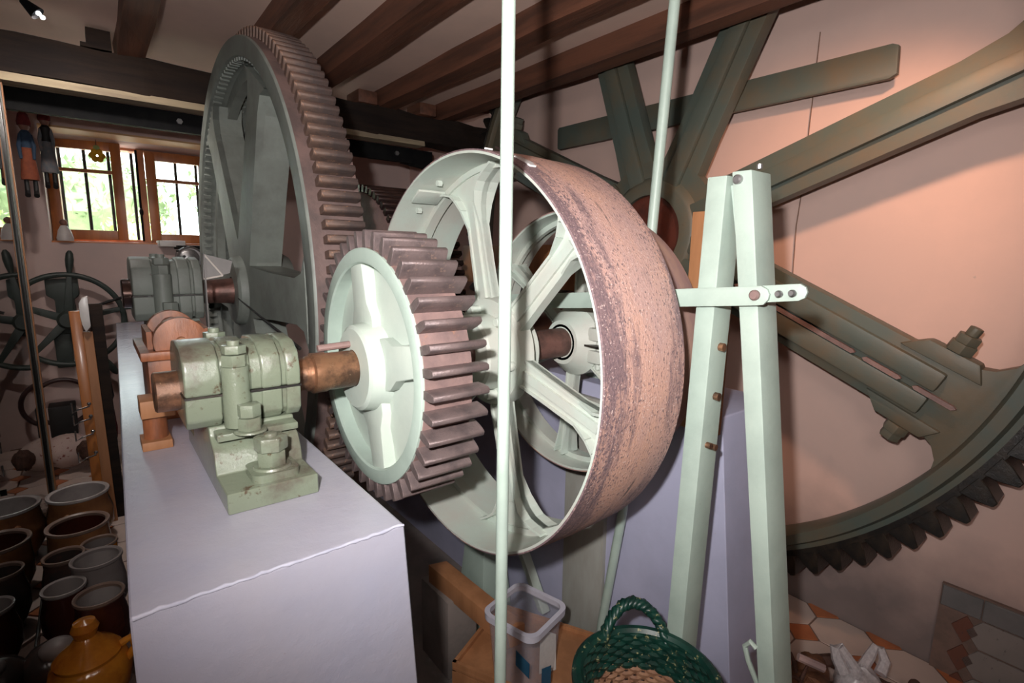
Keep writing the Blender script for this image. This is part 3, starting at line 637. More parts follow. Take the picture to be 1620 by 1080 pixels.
part('shaft_nose', MB().lathe([(.32,.03),(.32,.036),(.33,.040),(.375,.040)], n=30), M['shaft_r'], sB)

# --- big wheel at the right wall
XBW, YBW, ZBW = 2.26, 1.69, .12
bw = root('giant_toothed_wheel', (XBW, YBW, ZBW), 'giant dark green spoked wheel with black greased teeth in front of the pink wall', 'wheel')
Ri, Ro, Rt = 1.515, 1.625, 1.70; nT = 104
part('rim', MB().lathe([(-.01,Ri),(-.03,Ri+.012),(-.03,Ri+.05),(0,Ri+.062),(.0,Ro-.012),(.012,Ro),(.11,Ro),(.11,Ri)], n=240, closed=True), M['green_big'], bw)
teeth(bw, nT, mk(MB().prism([(-.042,Ro-.012),(.042,Ro-.012),(.034,Ro+.025),(.010,Rt),(-.010,Rt),(-.034,Ro+.025)], 0, -.004, .112), 'tooth', M['grease'], 30, .003, 1), a0=.02)
part('grease_collar', MB().lathe([(-.001,Ro-.03),(-.003,Ro-.002),(.11,Ro+.004),(.11,Ro-.03)], n=240, closed=True), M['grease'], bw, label='black grease band between the teeth')
def big_spoke(wide):
    w0 = .135 if wide else .10
    u = [(.20,w0+.04),(.30,w0+.01),(.5,w0),(1.28,w0*.93),(1.40,w0+.005),(1.45,w0+.025),(1.485,w0+.065),(1.500,w0+.115)]
    P = [(-b, a) for a, b in u]; Q = [(b, a) for a, b in reversed(u)]
    th = atan2(u[-1][1], u[-1][0]); Rr = Ri+.01
    arc = [(Rr*sin(t), Rr*cos(t)) for t in [(-th+2*th*i/12) for i in range(13)]]
    web = MB().prism(P+arc+Q, 0, .0, .07)
    rib = MB()
    if wide:
        for sg in (-1, 1):
            rib.prism([(sg*.012,.22),(sg*.10,.22),(sg*.085,1.36),(sg*.012,1.36)], 0, -.035, .0)
    else:
        rib.prism([(-.045,.22),(-.032,1.44),(.032,1.44),(.045,.22)], 0, -.03, .0)
    return mk(web, 'spoke', M['green_big'], 30, .008), mk(rib, 'raised_rib', M['green_big'], 30, .012)
s1, r1 = big_spoke(False); s2, r2 = big_spoke(True)
for i in range(8):
    wd = i in (0, 4)
    q = part('spoke', None, None, bw, mesh=s2 if wd else s1); q.rotation_euler = (radians(205+45*i)-pi/2, 0, 0)
    part('raised_rib', None, None, q, mesh=r2 if wd else r1)
    if wd:
        for a_, b_ in ((.55,1.08),(1.13,1.25),(1.31,1.43)):
            part('slot', MB().prism([(-.010,a_),(-.003,a_-.01),(.006,a_),(.006,b_),(0,b_+.01),(-.010,b_)], 0, -.0365, -.02), M['mauve'], q, label='dark purplish slot between the two halves')
        lug = MB().prism([(.10,1.18),(.160,1.25),(.160,1.41),(.10,1.45)], 0, -.012, .06).prism([(-.10,1.18),(-.160,1.25),(-.160,1.41),(-.10,1.45)], 0, -.012, .06)
        part('bolt_lug', lug, M['green_big'], q, bevel=.012)
        for sg in (1, -1):
            b_ = MB()
            yy = sg*.160
            for t, rr, h in ((0,.042,.035),(.035,.036,.03),(.065,.02,.03)):
                b_.cyl((.02, yy+sg*t, 1.335), (.02, yy+sg*(t+h), 1.335), rr, n=6 if rr > .03 else 12)
                if sg < 0 and t > 0: break
            part('clamp_bolt', b_, M['green_big'], q, bevel=.003)
part('hub', MB().lathe([(-.04,.19),(-.04,.245),(-.03,.262),(-.005,.28),(.0,.36),(.07,.36),(.16,.26),(.16,.19)], n=64, closed=True), M['green_big'], bw, bevel=0)
part('axle_end', MB().lathe([(-.025,0),(-.025,.185),(-.02,.19),(.2,.19)], n=56), mat('dark_red_axle_end', (.10,.025,.015), .45, var=(.05,.015,.01), vscale=9, bump=.2), bw, label='dark reddish brown end of the axle')
kb = part('lug_bolt', MB().cyl((-.02,.235,.22),(-.02,.262,.245),.03,n=8).cyl((-.02,.20,.19),(-.02,.235,.22),.022,n=8), M['green_big'], bw)

# ------------------------------------------------------------------ pillow block bearings
def bearing(name, loc, sx, sy, sz, m, label, foot=True):
    r = root(name, loc, label, 'bearing')     # loc: base centre on the plinth, local x along the shaft
    H = .179*sz                                # shaft height
    def S(pts): return [(a*sy, b*sz) for a, b in pts]
    # cap and lower body profiles in (y,z), banded along x
    capP = S([(-.098,.182),(-.100,.215),(-.090,.250),(-.06,.270),(0,.277),(.06,.270),(.090,.250),(.100,.215),(.098,.182)])
    lowP = S([(-.098,.179),(.098,.179),(.096,.135),(.080,.118),(-.080,.118),(-.096,.135)])
    bands = [(-.11,-.045,1.0),(-.045,-.02,.93),(-.02,.028,1.0),(.028,.05,.90),(.05,.10,1.02)]
    xs = [(-.112,-.052),(-.044,.0),(.018,.056),(.064,.092)]
    def band(P, zc):
        mb = MB()
        cy, cz = 0, zc
        def sc(k): return [(p[0]*k, zc+(p[1]-zc)*k) for p in P]
        mb.prism(sc(.93), 0, -.108*sx, .09*sx)
        for a, b in xs: mb.prism(P, 0, a*sx, b*sx)
        return mb
    cap = part('cap', band(capP, .18*sz), m, r, bevel=.006*sx, seg=3)
    low = part('lower_body', band(lowP, .18*sz), m, r, bevel=.005*sx, seg=3)
    part('joint_line', MB().box(-.113*sx,.093*sx,-.0975*sy,.0975*sy,.1785*sz,.1825*sz), M['grease'], r, label='oily black joint line')
    # pedestal with convex shoulders and foot plate
    ped = S([(-.23,.0),(-.23,.038),(-.135,.038),(-.13,.060),(-.115,.085),(-.09,.100),(-.085,.118),(.085,.118),(.09,.100),(.115,.085),(.13,.060),(.135,.038),(.23,.038),(.23,0)])
    part('pedestal', MB().prism(ped, 0, -.077*sx, .077*sx), m, r, bevel=.004, seg=3)
    part('shoulder_plate', MB().box(-.07*sx,.075*sx,-.125*sy,.125*sy,.098*sz,.112*sz), m, r, bevel=.003)
    for sg in (-1, 1):
        y = sg*.175*sy
        mb = MB().prism([(.01*sx+p_[0], y+p_[1]) for p_ in rsq(0,0,.041*sy,.018*sy,.0)], 2, .036*sz, .052*sz).lathe([(.052*sz,0),(.052*sz,.034*sy),(.056*sz,.032*sy)], axis=2, n=28, c=(.01*sx,y,0))
        part('washer', mb, m, r)
        b_ = MB().hexnut((.01*sx,y,.056*sz),.027*sy,.028*sz,2,ph=.3).hexnut((.01*sx,y,.085*sz),.0295*sy,.026*sz,2,ph=.75).cyl((.01*sx,y,.108*sz),(.01*sx,y,.117*sz),.012*sy)
        part('foot_bolt', b_, m, r, bevel=.0018)
        y = sg*.108*sy
        part('bolt_boss', MB().cyl((-.028*sx,y*.92,.118*sz),(-.028*sx,y*.92,.235*sz),.024*sy,n=20), m, r)
        b_ = MB().lathe([(.112*sz,0),(.112*sz,.030*sy),(.116*sz,.028*sy)],axis=2,n=24,c=(-.014*sx,y*1.2,0)).hexnut((-.014*sx,y*1.2,.116*sz),.022*sy,.024*sz,2,ph=.2).hexnut((-.014*sx,y*1.2,.142*sz),.021*sy,.024*sz,2,ph=.6)
        part('lower_nut', b_, m, r, bevel=.0015)
        b_ = MB().hexnut((-.028*sx,y*.92,.235*sz),.023*sy,.022*sz,2,ph=.2).hexnut((-.028*sx,y*.92,.259*sz),.022*sy,.016*sz,2,ph=.7).cyl((-.028*sx,y*.92,.272*sz),(-.028*sx,y*.92,.284*sz),.011*sy)
        part('cap_bolt', b_, m, r, bevel=.0015)
    for sg in (-1, 1):
        pass
    return r
bearing('pillow_block_bearing', (.222, YA, ZB), 1.0, 1.0, 1.0, M['green_oily'], 'oily pale green pillow block bearing nearest to us on the lilac plinth')
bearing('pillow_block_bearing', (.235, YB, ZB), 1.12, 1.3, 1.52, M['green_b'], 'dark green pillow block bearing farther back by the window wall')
b3 = None

# ------------------------------------------------------------------ belt shifter: bar, splayed posts, poles
k = 1.1
bar = root('shifter_bar', (1.085, 1.0, -.1), 'long flat pale green bar running level through the pulley to the splayed posts', 'bar')
xq = .985*k
bp = [(1.70*1.0,-.205),(1.70,-.156),(.62,-.066),(.52,-.054)]
part('flat_bar', MB().prism([(1.62,-.150),(1.62,-.199),(.977,-.140),(.53,-.0955),(.517,-.093),(.508,-.082),(.506,-.071),(.512,-.060),(.525,-.054),(.977,-.096)], 0, xq-.004, xq+.004), M['green'], bar, world=True, bevel=.0015)
part('end_link', MB().prism([(.53,-.054),(.53,-.090),(.452,-.080),(.441,-.074),(.437,-.062),(.441,-.052),(.452,-.046)], 0, xq+.005, xq+.013), M['green'], bar, world=True, bevel=.0015)
for y, z, rr in ((.535,-.074,.011),(.486,-.068,.007),(.460,-.065,.007)):
    part('bolt', MB().lathe([(-.014,0),(-.014,rr*.7),(-.010,rr),(-.003,rr)], n=16, c=(xq,y,z)), M['mauve'] if rr > .01 else M['alu'], bar, world=True)
def post(name, tl, tr, bl, br, xd, label, cap):
    # face toward -X: quad tl/tr (top) bl/br (bottom); depth xd
    (y0,z0),(y1,z1),(y2,z2),(y3,z3) = tl, tr, bl, br; x = 1.0*k
    t = .007
    mb = MB().hexa([(x,y3,z3),(x+xd,y3,z3),(x+xd,y2,z2),(x,y2,z2),(x,y1,z1),(x+xd,y1,z1),(x+xd,y0,z0),(x,y0,z0)])
    return mb
# left post, right post; feet on the cement floor
def ext(y_t, y_b, zt, zb, z): return y_t+(y_b-y_t)*(zt-z)/(zt-zb)
L = root('splayed_post', (1.1, .66, ZF), 'left of the two splayed pale green posts, leaning away with brass bolts on its side', 'post')
zt = .18; zf = ZF
yl_t, yr_t, yl_b, yr_b = .678, .631, ext(.678,.699,.18,-.965,zf), ext(.631,.652,.18,-.965,zf)
part('post_body', post('p', (yl_t,zt),(yr_t,zt),(yl_b,zf),(yr_b,zf),.075,'',0), M['green'], L, world=True, bevel=.003)
for z in (-.205, -.325, -.445, -.455):
    yy = ext(.631,.652,.18,-.965,z); xx = 1.14 if z > -.4 else (1.125 if z > -.45 else 1.15)
    part('side_bolt', MB().cyl((xx,yy+.002,z),(xx,yy-.012,z),.010 if z > -.4 else .008,n=8), M['copper'], L, world=True, label='rusty brass side bolt')
Rp = root('splayed_post', (1.1, .42, ZF), 'right and nearer of the two splayed pale green posts, standing in front of the wheel', 'post')
yl_t, yr_t, yl_b, yr_b = .621, .577, ext(.621,.456,.186,-.95,zf), ext(.577,.418,.186,-.95,zf)
part('post_body', post('p', (yl_t,.186),(yr_t,.186),(yl_b,zf),(yr_b,zf),.085,'',0), M['green'], Rp, world=True, bevel=.003)
part('face_bolt', MB().lathe([(-.012,0),(-.012,.006),(-.008,.010),(0,.010)], n=14, c=(1.1,.604,.168)), M['alu'], Rp, world=True)
part('side_bolt', MB().cyl((1.13,.576,.19),(1.13,.576,.20),.006,n=8), M['alu'], Rp, world=True)
part('top_web', MB().prism([(.632,.16),(.60,.16),(.596,.03),(.607,.03)], 0, 1.12, 1.165), M['green'], Rp, world=True)
yh = ext(.621,.456,.186,-.95,-.9)
part('foot_hook', MB().tube([(1.11,yh+.0,-.96),(1.10,yh+.02,-.91),(1.10,yh+.03,-.88),(1.10,yh+.018,-.862),(1.10,yh+.004,-.87)], .006, 8), M['green'], Rp, world=True, label='small bent hook on the inner edge')
part('side_stub', MB().cyl((1.17,.405,-.885),(1.20,.36,-.90),.009,n=8), M['mauve'], Rp, world=True)
pole = root('upright_pole', (.573, .735, ZF), 'pale green upright pole standing in front of the big pulley, nearest the camera', 'pole')
part('pole_tube', MB().cyl((.560,.716,ZF),(.588,.758,ZC), .0118, .0118, 24), M['green'], pole, world=True)
part('floor_socket', MB().cyl((.560,.716,ZF),(.560,.716,ZF+.03), .02, .02, 16), M['green'], pole, world=True)
pole2 = root('upright_pole', (1.325, 1.12, ZF), 'thinner leaning green pole passing behind the rusty pulley rim', 'pole')
part('pole_tube', MB().tube([(1.325,1.135,ZF),(1.325,1.106,-1.305),(1.325,1.04,-.849),(1.325,.990,.051),(1.325,.94,ZC)], .0155, 20), M['green'], pole2, world=True)
part('floor_socket', MB().cyl((1.325,1.135,ZF),(1.325,1.135,ZF+.03), .024, .024, 16), M['green'], pole2, world=True)
nr = thing('black_taper', MB().cyl((.425,1.46,-.262),(.425,2.2,-.18),.0055,.002,10), M['black'], 'thin black tapered line between the front shaft and the large gear hub', 'rod')  # black tapered line built as a slim cylinder

# orange wood on the rear block
wp = thing('wooden_post', MB().box(1.345,1.372,.742,.935,-.50,-.15).box(1.345,1.372,.742,.868,-.15,.13), M['orange_wood'], 'orange brown wooden plank fixed upright against the rear lilac block by the posts', 'plank', bevel=.003)
wb = thing('wooden_crossbeam', MB().box(1.64,1.70,1.25,2.5,-.15,.05).box(1.64,1.70,1.30,1.38,ZB,-.15).box(1.64,1.70,2.2,2.3,ZB,-.15), M['orange_wood'], 'orange wooden crossbeam seen through the spokes of the pulley', 'beam', bevel=.003)
# bearing on the rear block carrying the front shaft
bearing('pillow_block_bearing', (1.50, YA-.0, ZB), .8, .7, 1.0, M['green'], 'pale green bearing on the rear lilac block behind the smaller pulley')

# ------------------------------------------------------------------ wooden box with roller on the plinth
bx = root('wooden_roller_box', (.17, 1.72, ZB), 'red brown wooden box with two round cheeks standing behind the front bearing', 'box')
part('box_body', MB().box(.09,.25,1.62,1.86,ZB,-.285), M['red_wood'], bx, world=True, bevel=.003)
part('lid', MB().box(.075,.265,1.60,1.90,-.285,-.262), M['red_wood'], bx, world=True, bevel=.004)
def disc(y0, y1, cx, r0, zb):
    P = [(cx+r0*cos(a), zb+r0*.35+r0*sin(a)) for a in [pi*(-.12)+pi*1.24*i/20 for i in range(21)]]
    P = [(cx+r0*1.0, zb)]+P+[(cx-r0*1.0, zb)]
    return MB().prism(P, 1, y0, y1)
for y in (1.62, 1.83):
    q = part('cheek', disc(y, y+.035, .168, .062, -.262), M['red_wood'], bx, world=True, bevel=.004)
part('axle_peg', MB().cyl((.168,1.60,-.24),(.168,1.66,-.24),.012), M['orange_wood'], bx, world=True)
part('tray_side', MB().box(.095,.107,1.655,1.83,-.262,-.215), M['red_wood'], bx, world=True)
part('tray_side', MB().box(.228,.240,1.655,1.83,-.262,-.215), M['red_wood'], bx, world=True)
part('roller', MB().cyl((.168,1.66,-.225),(.168,1.82,-.225),.03,n=20), M['red_wood'], bx, world=True)
wd = root('wooden_peg_block', (.078, 1.42, ZB), 'small pale orange wooden block tucked behind the copper shaft end', 'block')
part('foot', MB().box(.052,.110,1.38,1.46,ZB,-.43), M['orange_wood'], wd, world=True, bevel=.002)
part('barrel', MB().cyl((.082,1.42,-.43),(.082,1.42,-.375),.024,n=20), M['red_wood'], wd, world=True)
part('top_board', MB().box(.055,.12,1.38,1.46,-.375,-.335), M['orange_wood'], wd, world=True, bevel=.002)
tp_ = root('tin_guard', (.32, 1.95, -.1), 'small triangular grey tin guard with bright edges beside the large gear', 'guard')
part('sheet', MB().prism([(.285,-.012),(.37,-.035),(.36,-.075),(.281,-.095)], 1, 1.97, 1.974).prism([(.285,-.012),(.289,-.012),(.285,-.45),(.281,-.45)], 1, 1.96, 1.99), M['tin'], tp_, world=True)
part('bright_edge', MB().cyl((.287,1.966,-.014),(.338,1.966,-.083),.003,n=6).cyl((.282,1.966,-.094),(.338,1.966,-.083),.003,n=6), M['tin_edge'], tp_, world=True)

# ------------------------------------------------------------------ hand wheel and motor on the far wall
hw = root('sluice_handwheel', (-.155, 4.55, -.475), 'dark green five spoked handwheel with long handles mounted before the far wall', 'handwheel')
part('rim', MB().lathe([(.018*cos(a), .30+.018*sin(a)) for a in [2*pi*i/10 for i in range(10)]], axis=1, n=72, closed=True), M['wheel_green'], hw)
for i in range(5):
    a = radians(84-72*i); c, s_ = cos(a), sin(a)
    q = part('spoke', MB().hexa([(t*c-wq*s_*sg1, y, t*s_+wq*c*sg1) for y in (-.012,.012) for t, wq, sg1 in ((.04,.026,-1),(.30,.014,-1),(.30,.014,1),(.04,.026,1))]), M['wheel_green'], hw, bevel=.004)
    ts = [.30,.32,.36,.40,.44,.46]; rs = [.012,.014,.021,.024,.02,.008]
    part('handle', MB().tube([(t*c,0,t*s_) for t in ts], rs, 12), M['wheel_green'], q)
part('hub', MB().lathe([(-.04,0),(-.04,.045),(-.02,.06),(.02,.06),(.04,.04)], axis=1, n=32), M['wheel_green'], hw)
part('gear_bracket', MB().prism([(-.10,.27),(.07,.27),(.07,.16),(.04,.13),(.05,-.1),(-.06,-.1),(-.06,.13),(-.10,.16)], 1, .06, .198).prism([(-.09,-.1),(.0,-.1),(.0,-.34),(-.09,-.34)], 1, .1, .198), M['wheel_green'], hw, bevel=.01)
mo = root('small_motor', (.56, 4.45, -.12), 'small dull metal motor with a belt pulley under the right window', 'motor')
part('body', MB().lathe([(-.07,.02),(-.07,.07),(-.05,.085),(.08,.085),(.10,.06),(.10,0)], axis=1, n=28, c=(.56,4.45,-.06)), M['alu'], mo, world=True)
part('pulley_disc', MB().lathe([(-.11,.0),(-.11,.045),(-.10,.062),(-.085,.045),(-.07,.062),(-.06,.03)], axis=1, n=28, c=(.545,4.45,-.055)), M['alu'], mo, world=True, label='bright metal pulley')
for i in range(10):
    a = 2*pi*i/10
    part('cooling_fin', MB().box(.56+.08*cos(a)-.008,.56+.08*cos(a)+.008,4.41,4.53,-.06+.08*sin(a)-.008,-.06+.08*sin(a)+.008), M['steel'], mo, world=True)
part('mount', MB().box(.50,.80,4.50,4.75,.005,.03).box(.62,.80,4.46,4.72,-.11,-.03), M['steel'], mo, world=True)
thing('drive_belt', MB().tube([(.52,4.34,-.04),(.2,4.35,-.30),(-.08,4.40,-.40)], .009, 6), M['black'], 'thin dark belt slanting down from the small motor towards the handwheel', 'belt')
thing('sill_box', MB().box(.40,.56,YW-.14,YW+.12,wz0-.015,wz0+.03), M['white_gl'], 'small pale box lying at the right end of the window ledge', 'box', bevel=.004)
fg = root('bell_figurine', (-.125, YW-.02, wz0+.012), 'small white bell shaped figurine at the left end of the window sill', 'figurine')
part('skirt', MB().lathe([(0,.045),(.02,.046),(.07,.034),(.10,.018),(.105,0)], axis=2, n=20), M['white_gl'], fg)
part('head', MB().ball((0,0,.122),.022), M['skin'], fg)
fl = root('hanging_flower', (.10, yF-.10, .66), 'yellow paper flower hanging at the top of the open casement', 'flower')
for i in range(6):
    a = 2*pi*i/6
    part('petal', MB().ball((.028*cos(a),0,.028*sin(a)),(.022,.008,.022),8,6), M['yellow'], fl)
part('string', MB().cyl((0,0,.03),(0,0,.11),.002,n=5), M['black'], fl)
ld = part('leaf', MB().ball((0,0,.055),(.02,.006,.018),8,6), M['leaf'], fl)

# ------------------------------------------------------------------ lamp and puppets hanging left
lp = root('spot_lamp', (-.10, 2.8, .98), 'small black spot lamp with three lit bulbs at the top left corner', 'lamp')
part('arm', MB().tube([(-.25,2.83,.96),(-.20,2.82,.93),(-.14,2.8,.92),(-.11,2.8,.90)], .006, 8), M['steel'], lp, world=True)
part('head', MB().cyl((-.115,2.80,.905),(-.075,2.79,.865),.012,.026,16), M['steel'], lp, world=True)
for dx, dy in ((-.012,0),(.010,.006),(.0,-.014)):
    part('bulb', MB().ball((-.072+dx,2.785+dy,.862-dx*.5),.008,10,6), M['led'], lp, world=True)
def puppet(name, loc, label, hatm, bodym, skirtm, backm, feetm, s=1.0, wide=.075, hh=.30):
    r = root(name, loc, label, 'puppet'); r.scale = (.74, .74, 1)
    L_ = lambda prof, c=(0,0,0): MB().lathe(prof, axis=2, n=20, c=c)
    part('skirt', L_([(-hh,.0),(-hh,wide),(-hh+.02,wide*.98),(-hh*.5,wide*.72),(-.06,wide*.45),(-.02,.02)]), skirtm, r)
    part('bodice', L_([(-.13,wide*.56),(-.06,wide*.56),(-.01,.035),(.01,.015)]), bodym, r)
    part('head', MB().ball((0,0,.035),(.032,.032,.038)), M['skin'], r)
    part('hat', L_([(.03,.040),(.05,.042),(.09,.03),(.115,0)]), hatm, r)
    for sg in (-1,1):
        part('arm', MB().tube([(sg*.025,0,-.02),(sg*.042,-.02,-.08),(sg*.036,-.03,-.15)], [.016,.014,.010], 8), backm, r)
        part('leg', MB().tube([(sg*.025,0,-hh+.02),(sg*.025,0,-hh-.06),(sg*.025,-.02,-hh-.085)], [.014,.016,.018], 8), feetm, r)
    part('string', MB().cyl((0,0,.11),(0,0,ZC-loc[2]),.0015,n=4), M['batten'], r)
    return r
puppet('string_puppet', (-.148, 4.35, .72), 'puppet in a grey blue dress and dark red bonnet hanging left of the window', M['red_cloth'], M['black'], M['grey_cloth'], M['grey_cloth'], M['black'], wide=.058, hh=.27)
puppet('string_puppet', (-.225, 4.05, .63), 'puppet in an orange skirt with blue sleeves hanging beside the dark glass', M['red_cloth'], M['blue_cloth'], M['orange_cloth'], M['blue_cloth'], M['black'], wide=.055, hh=.26)

# ------------------------------------------------------------------ dark glass cabinet side at the left
gp = root('glass_partition', (-.27, 2.3, ZL), 'dark reflecting glass panel in a black metal frame at the left edge', 'glass panel')
part('pane', MB().box(-.276,-.262,.95,3.37,ZL+.0,ZC-.002), M['pane_dark'], gp, world=True, smooth=0)
part('frame_post', MB().box(-.287,-.255,3.365,3.41,ZL,ZC-.002), M['frame_metal'], gp, world=True, bevel=.002)
part('edge_strip', MB().box(-.255,-.250,3.395,3.41,ZL,ZC-.002), M['frame_edge'], gp, world=True, label='thin grey edge strip')
part('wood_edge', MB().box(-.287,-.245,3.411,3.436,ZL,ZC-.002), M['orange_wood'], gp, world=True)
part('bottom_rail', MB().box(-.282,-.258,.95,3.37,ZL,ZL+.03), M['frame_metal'], gp, world=True, bevel=.002)

# ------------------------------------------------------------------ leaning wooden frame
ea = root('leaning_wooden_frame', (-.05, 3.0, ZL), 'tall varnished orange wooden frame leaning between the pots and the plinth', 'frame')
def lean(x0b, x1b, x0t, x1t, yb, yt, zb, zt_, d):
    return MB().hexa([(x0b,yb,zb),(x1b,yb,zb),(x1b,yb+d,zb),(x0b,yb+d,zb),(x0t,yt,zt_),(x1t,yt,zt_),(x1t,yt+d,zt_),(x0t,yt+d,zt_)])
part('front_rail', lean(-.090,-.053,-.108,-.062,3.14,3.25,ZL,-.30,.03), M['easel_wood'], ea, world=True, bevel=.004)
part('inner_rail', lean(-.053,-.011,-.062,-.026,3.13,3.22,ZL,-.40,.035), M['orange_wood'], ea, world=True, bevel=.003)
part('dark_board', lean(-.012,.024,-.035,.022,3.17,3.28,ZL,-.27,.02), M['wood_dark'], ea, world=True, bevel=.003)
part('white_cap', MB().prism([(-.066,-.32),(-.066,-.26),(-.052,-.235),(-.030,-.225),(-.030,-.37),(-.05,-.40),(-.062,-.36)], 1, 3.20, 3.235), M['white_metal'], ea, world=True, bevel=.004, label='bright white rounded cap')
for t in (.34,.42,.52,.66):
    z = ZL+1.0*(1-t)*.75+.1; tt = (z-ZL)/(1.06); xx = -.078-.022*tt; yy = 3.13+.10*tt
    part('clip', MB().tube([(xx+.02,yy-.012,z),(xx-.02,yy-.03,z-.005),(xx-.045,yy-.03,z-.02),(xx-.045,yy-.03,z+.03)], .004, 6).ball((xx+.02,yy-.012,z+.012),.009,8,6), M['chrome'], ea, world=True)
hk = root('hanging_bag_straps', (.03, 3.95, -.95), 'dark straps hanging from the far end of the plinth behind the wooden frame', 'strap')
part('strap', MB().tube([(.0,3.9,-.70),(.02,3.9,-.78),(.03,3.9,-.88),(.01,3.9,-.95),(-.01,3.9,-.86),(.0,3.9,-.74)], .007, 8, closed=False), M['black'], hk, world=True)
part('pouch', MB().ball((.0,3.9,-1.05),(.035,.04,.16),12,9,.15,4), M['red_cloth'], hk, world=True)

# hoop, black box, speckled cushion at the far end of the tiled strip
thing('dark_hoop', MB().lathe([(.012*cos(a), .155+.014*sin(a)) for a in [2*pi*i/8 for i in range(8)]], axis=1, n=56, c=(-.235,4.55,-1.03), closed=True), mat('dark_red_hoop', (.035,.012,.012), .5, var=(.05,.018,.016), vscale=20), 'dark maroon hoop leaning at the foot of the far wall', 'hoop')
thing('black_box', MB().box(-.30,-.165,4.30,4.44,-1.20,-1.0).box(-.28,-.18,4.32,4.42,ZL,-1.2), M['black'], 'black box standing inside the hoop by the far wall', 'box', bevel=.008)
cu = thing('speckled_cushion', MB().ball((-.215,4.05,-1.22),(.13,.12,.10),20,12,.03,2), M['fabric_speck'], 'round pale cushion with dark red specks in front of the black box', 'cushion')
nest = thing('straw_nest', MB().ball((-.12,3.93,-1.20),(.05,.05,.06),14,9,.25,5), M['branch'], 'small dark tangled nest leaning on the speckled cushion', 'nest')
thing('fabric_bundle', MB().ball((-.16,3.42,ZL+.05),(.12,.12,.055),18,10,.12,9), mat('patterned_bundle', (.42,.33,.29), .9, spots=(.20,.12,.10), sscale=24, slo=.54, shi=.6, bump=.3, bscale=30), 'crumpled patterned bundle lying behind the tan crock', 'bundle')
thing('black_clip_card', MB().box(-.10,-.075,3.40,3.405,-1.20,-1.17), M['black'], 'tiny black card hanging from the wooden frame clips', 'card')

# ------------------------------------------------------------------ pots
def pot(name, c, zr, R, h, mo, mi, mr, label, cat='pot', belly=1.08, neck=.96, lug=None, wall=.010, foot=.72, base=None):
    zb = zr-h; R *= .88
    r = root(name, (c[0], c[1], zb), label, cat)
    part('body', MB().lathe([(0,0),(0,R*foot),(h*.08,R*foot*1.03),(h*.35,R*belly),(h*.62,R*belly*1.0),(h*.84,R*neck),(h*.95,R*.97),(h*.965,R*.90)], axis=2, n=48, cap=False), mo, r)
    part('rim', MB().lathe([(h*.94,R*.97),(h*.965,R*1.03),(h,R*1.02),(h*1.005,R*.95),(h*.985,R*.88),(h*.94,R*.88)], axis=2, n=48, closed=True), mr, r)
    part('inside', MB().lathe([(h*.97,R*.885),(h*.7,R*.90),(h*.3,R*.88),(h*.12,R*.6),(h*.1,0)], axis=2, n=48, cap=False), mi, r)
    if lug:
        for a in lug:
            a = radians(a); p = Vector((R*belly*cos(a), R*belly*sin(a), h*.72))
            part('lug', MB().ball(p, (R*.12,R*.12,h*.07), 10, 6), mo, r)
    return r
def stone(c, zt_):     # low masonry step under the pots so they rest at their heights
    pass
pot('tan_crock', (-.142, 2.98), -1.10, .127, .25, M['glaze_tan'], M['glaze_grey'], M['glaze_grey'], 'wide tan glazed crock with a grey inside, farthest back of the pots', lug=(250,280))
pot('brown_bowl', (-.140, 2.66), -1.115, .117, .235, M['glaze_tan'], M['glaze_brown'], M['rim_pale'], 'wide brown crock with a glossy brown inside and pale rim', belly=1.0)
pot('small_bowl', (-.075, 2.50), -1.145, .066, .205, M['glaze_orange'], M['glaze_pale'], M['rim_pale'], 'small orange bowl with a buff inside beside the brown crock')
pot('dark_crock', (-.178, 2.41), -1.12, .070, .23, M['glaze_dark'], M['glaze_dark'], M['rim_pale'], 'small mottled dark jar with a pale rim by the glass', belly=1.12)
pot('pale_crock', (-.082, 2.29), -1.105, .086, .245, M['glaze_pale'], M['glaze_grey'], M['glaze_pale'], 'pale grey stoneware crock tucked against the plinth')
pot('brown_jar', (-.172, 2.19), -1.13, .068, .22, M['glaze_brown'], M['glaze_grey'], M['glaze_grey'], 'dark brown jar with a whitish inside next to the glass', belly=1.14)
pot('brown_jar', (-.078, 2.05), -1.12, .077, .23, M['glaze_brown'], M['glaze_grey'], M['rim_pale'], 'dark brown jar with a grey inside against the plinth foot', belly=1.1)
# orange lidded tureen
tu = root('orange_tureen', (-.110, 1.82, ZL), 'glossy orange lidded pot with a chunky handle at the lower left', 'pot')
part('body', MB().lathe([(0,0),(0,.06),(.02,.065),(.07,.098),(.12,.102),(.16,.090),(.175,.075)], axis=2, n=48), M['glaze_orange'], tu)
part('lid', MB().lathe([(.172,.080),(.182,.082),(.20,.066),(.22,.040),(.24,.026),(.265,.034),(.285,.026),(.292,0)], axis=2, n=48), M['glaze_orange'], tu)
part('side_handle', MB().tube([(.085,-.02,.13),(.112,-.02,.165),(.105,-.02,.20),(.078,-.02,.19)], .012, 10), M['glaze_orange'], tu)
for i, (a, z) in enumerate(((250,.11),(275,.13),(300,.10),(232,.09))):
    a = radians(a); part('glaze_flower', MB().ball((.10*cos(a),.10*sin(a),z),(.012,.012,.014),8,6), M['glaze_brown'], tu, label='dark glaze dot')
gy = root('grey_round_jar', (-.205, 1.96, ZL), 'round grey jar with two dark openings half hidden behind the orange pot', 'jar')
part('body', MB().ball((0,0,.085),(.075,.075,.085),24,14), M['glaze_dark'], gy)
part('stopper', MB().ball((.02,-.02,.155),(.045,.045,.03),18,10), M['glaze_pale'], gy)
oj = root('oil_jug', (-.165, 1.63, ZL), 'small buff jug with a narrow spout in the bottom left foreground', 'jug')
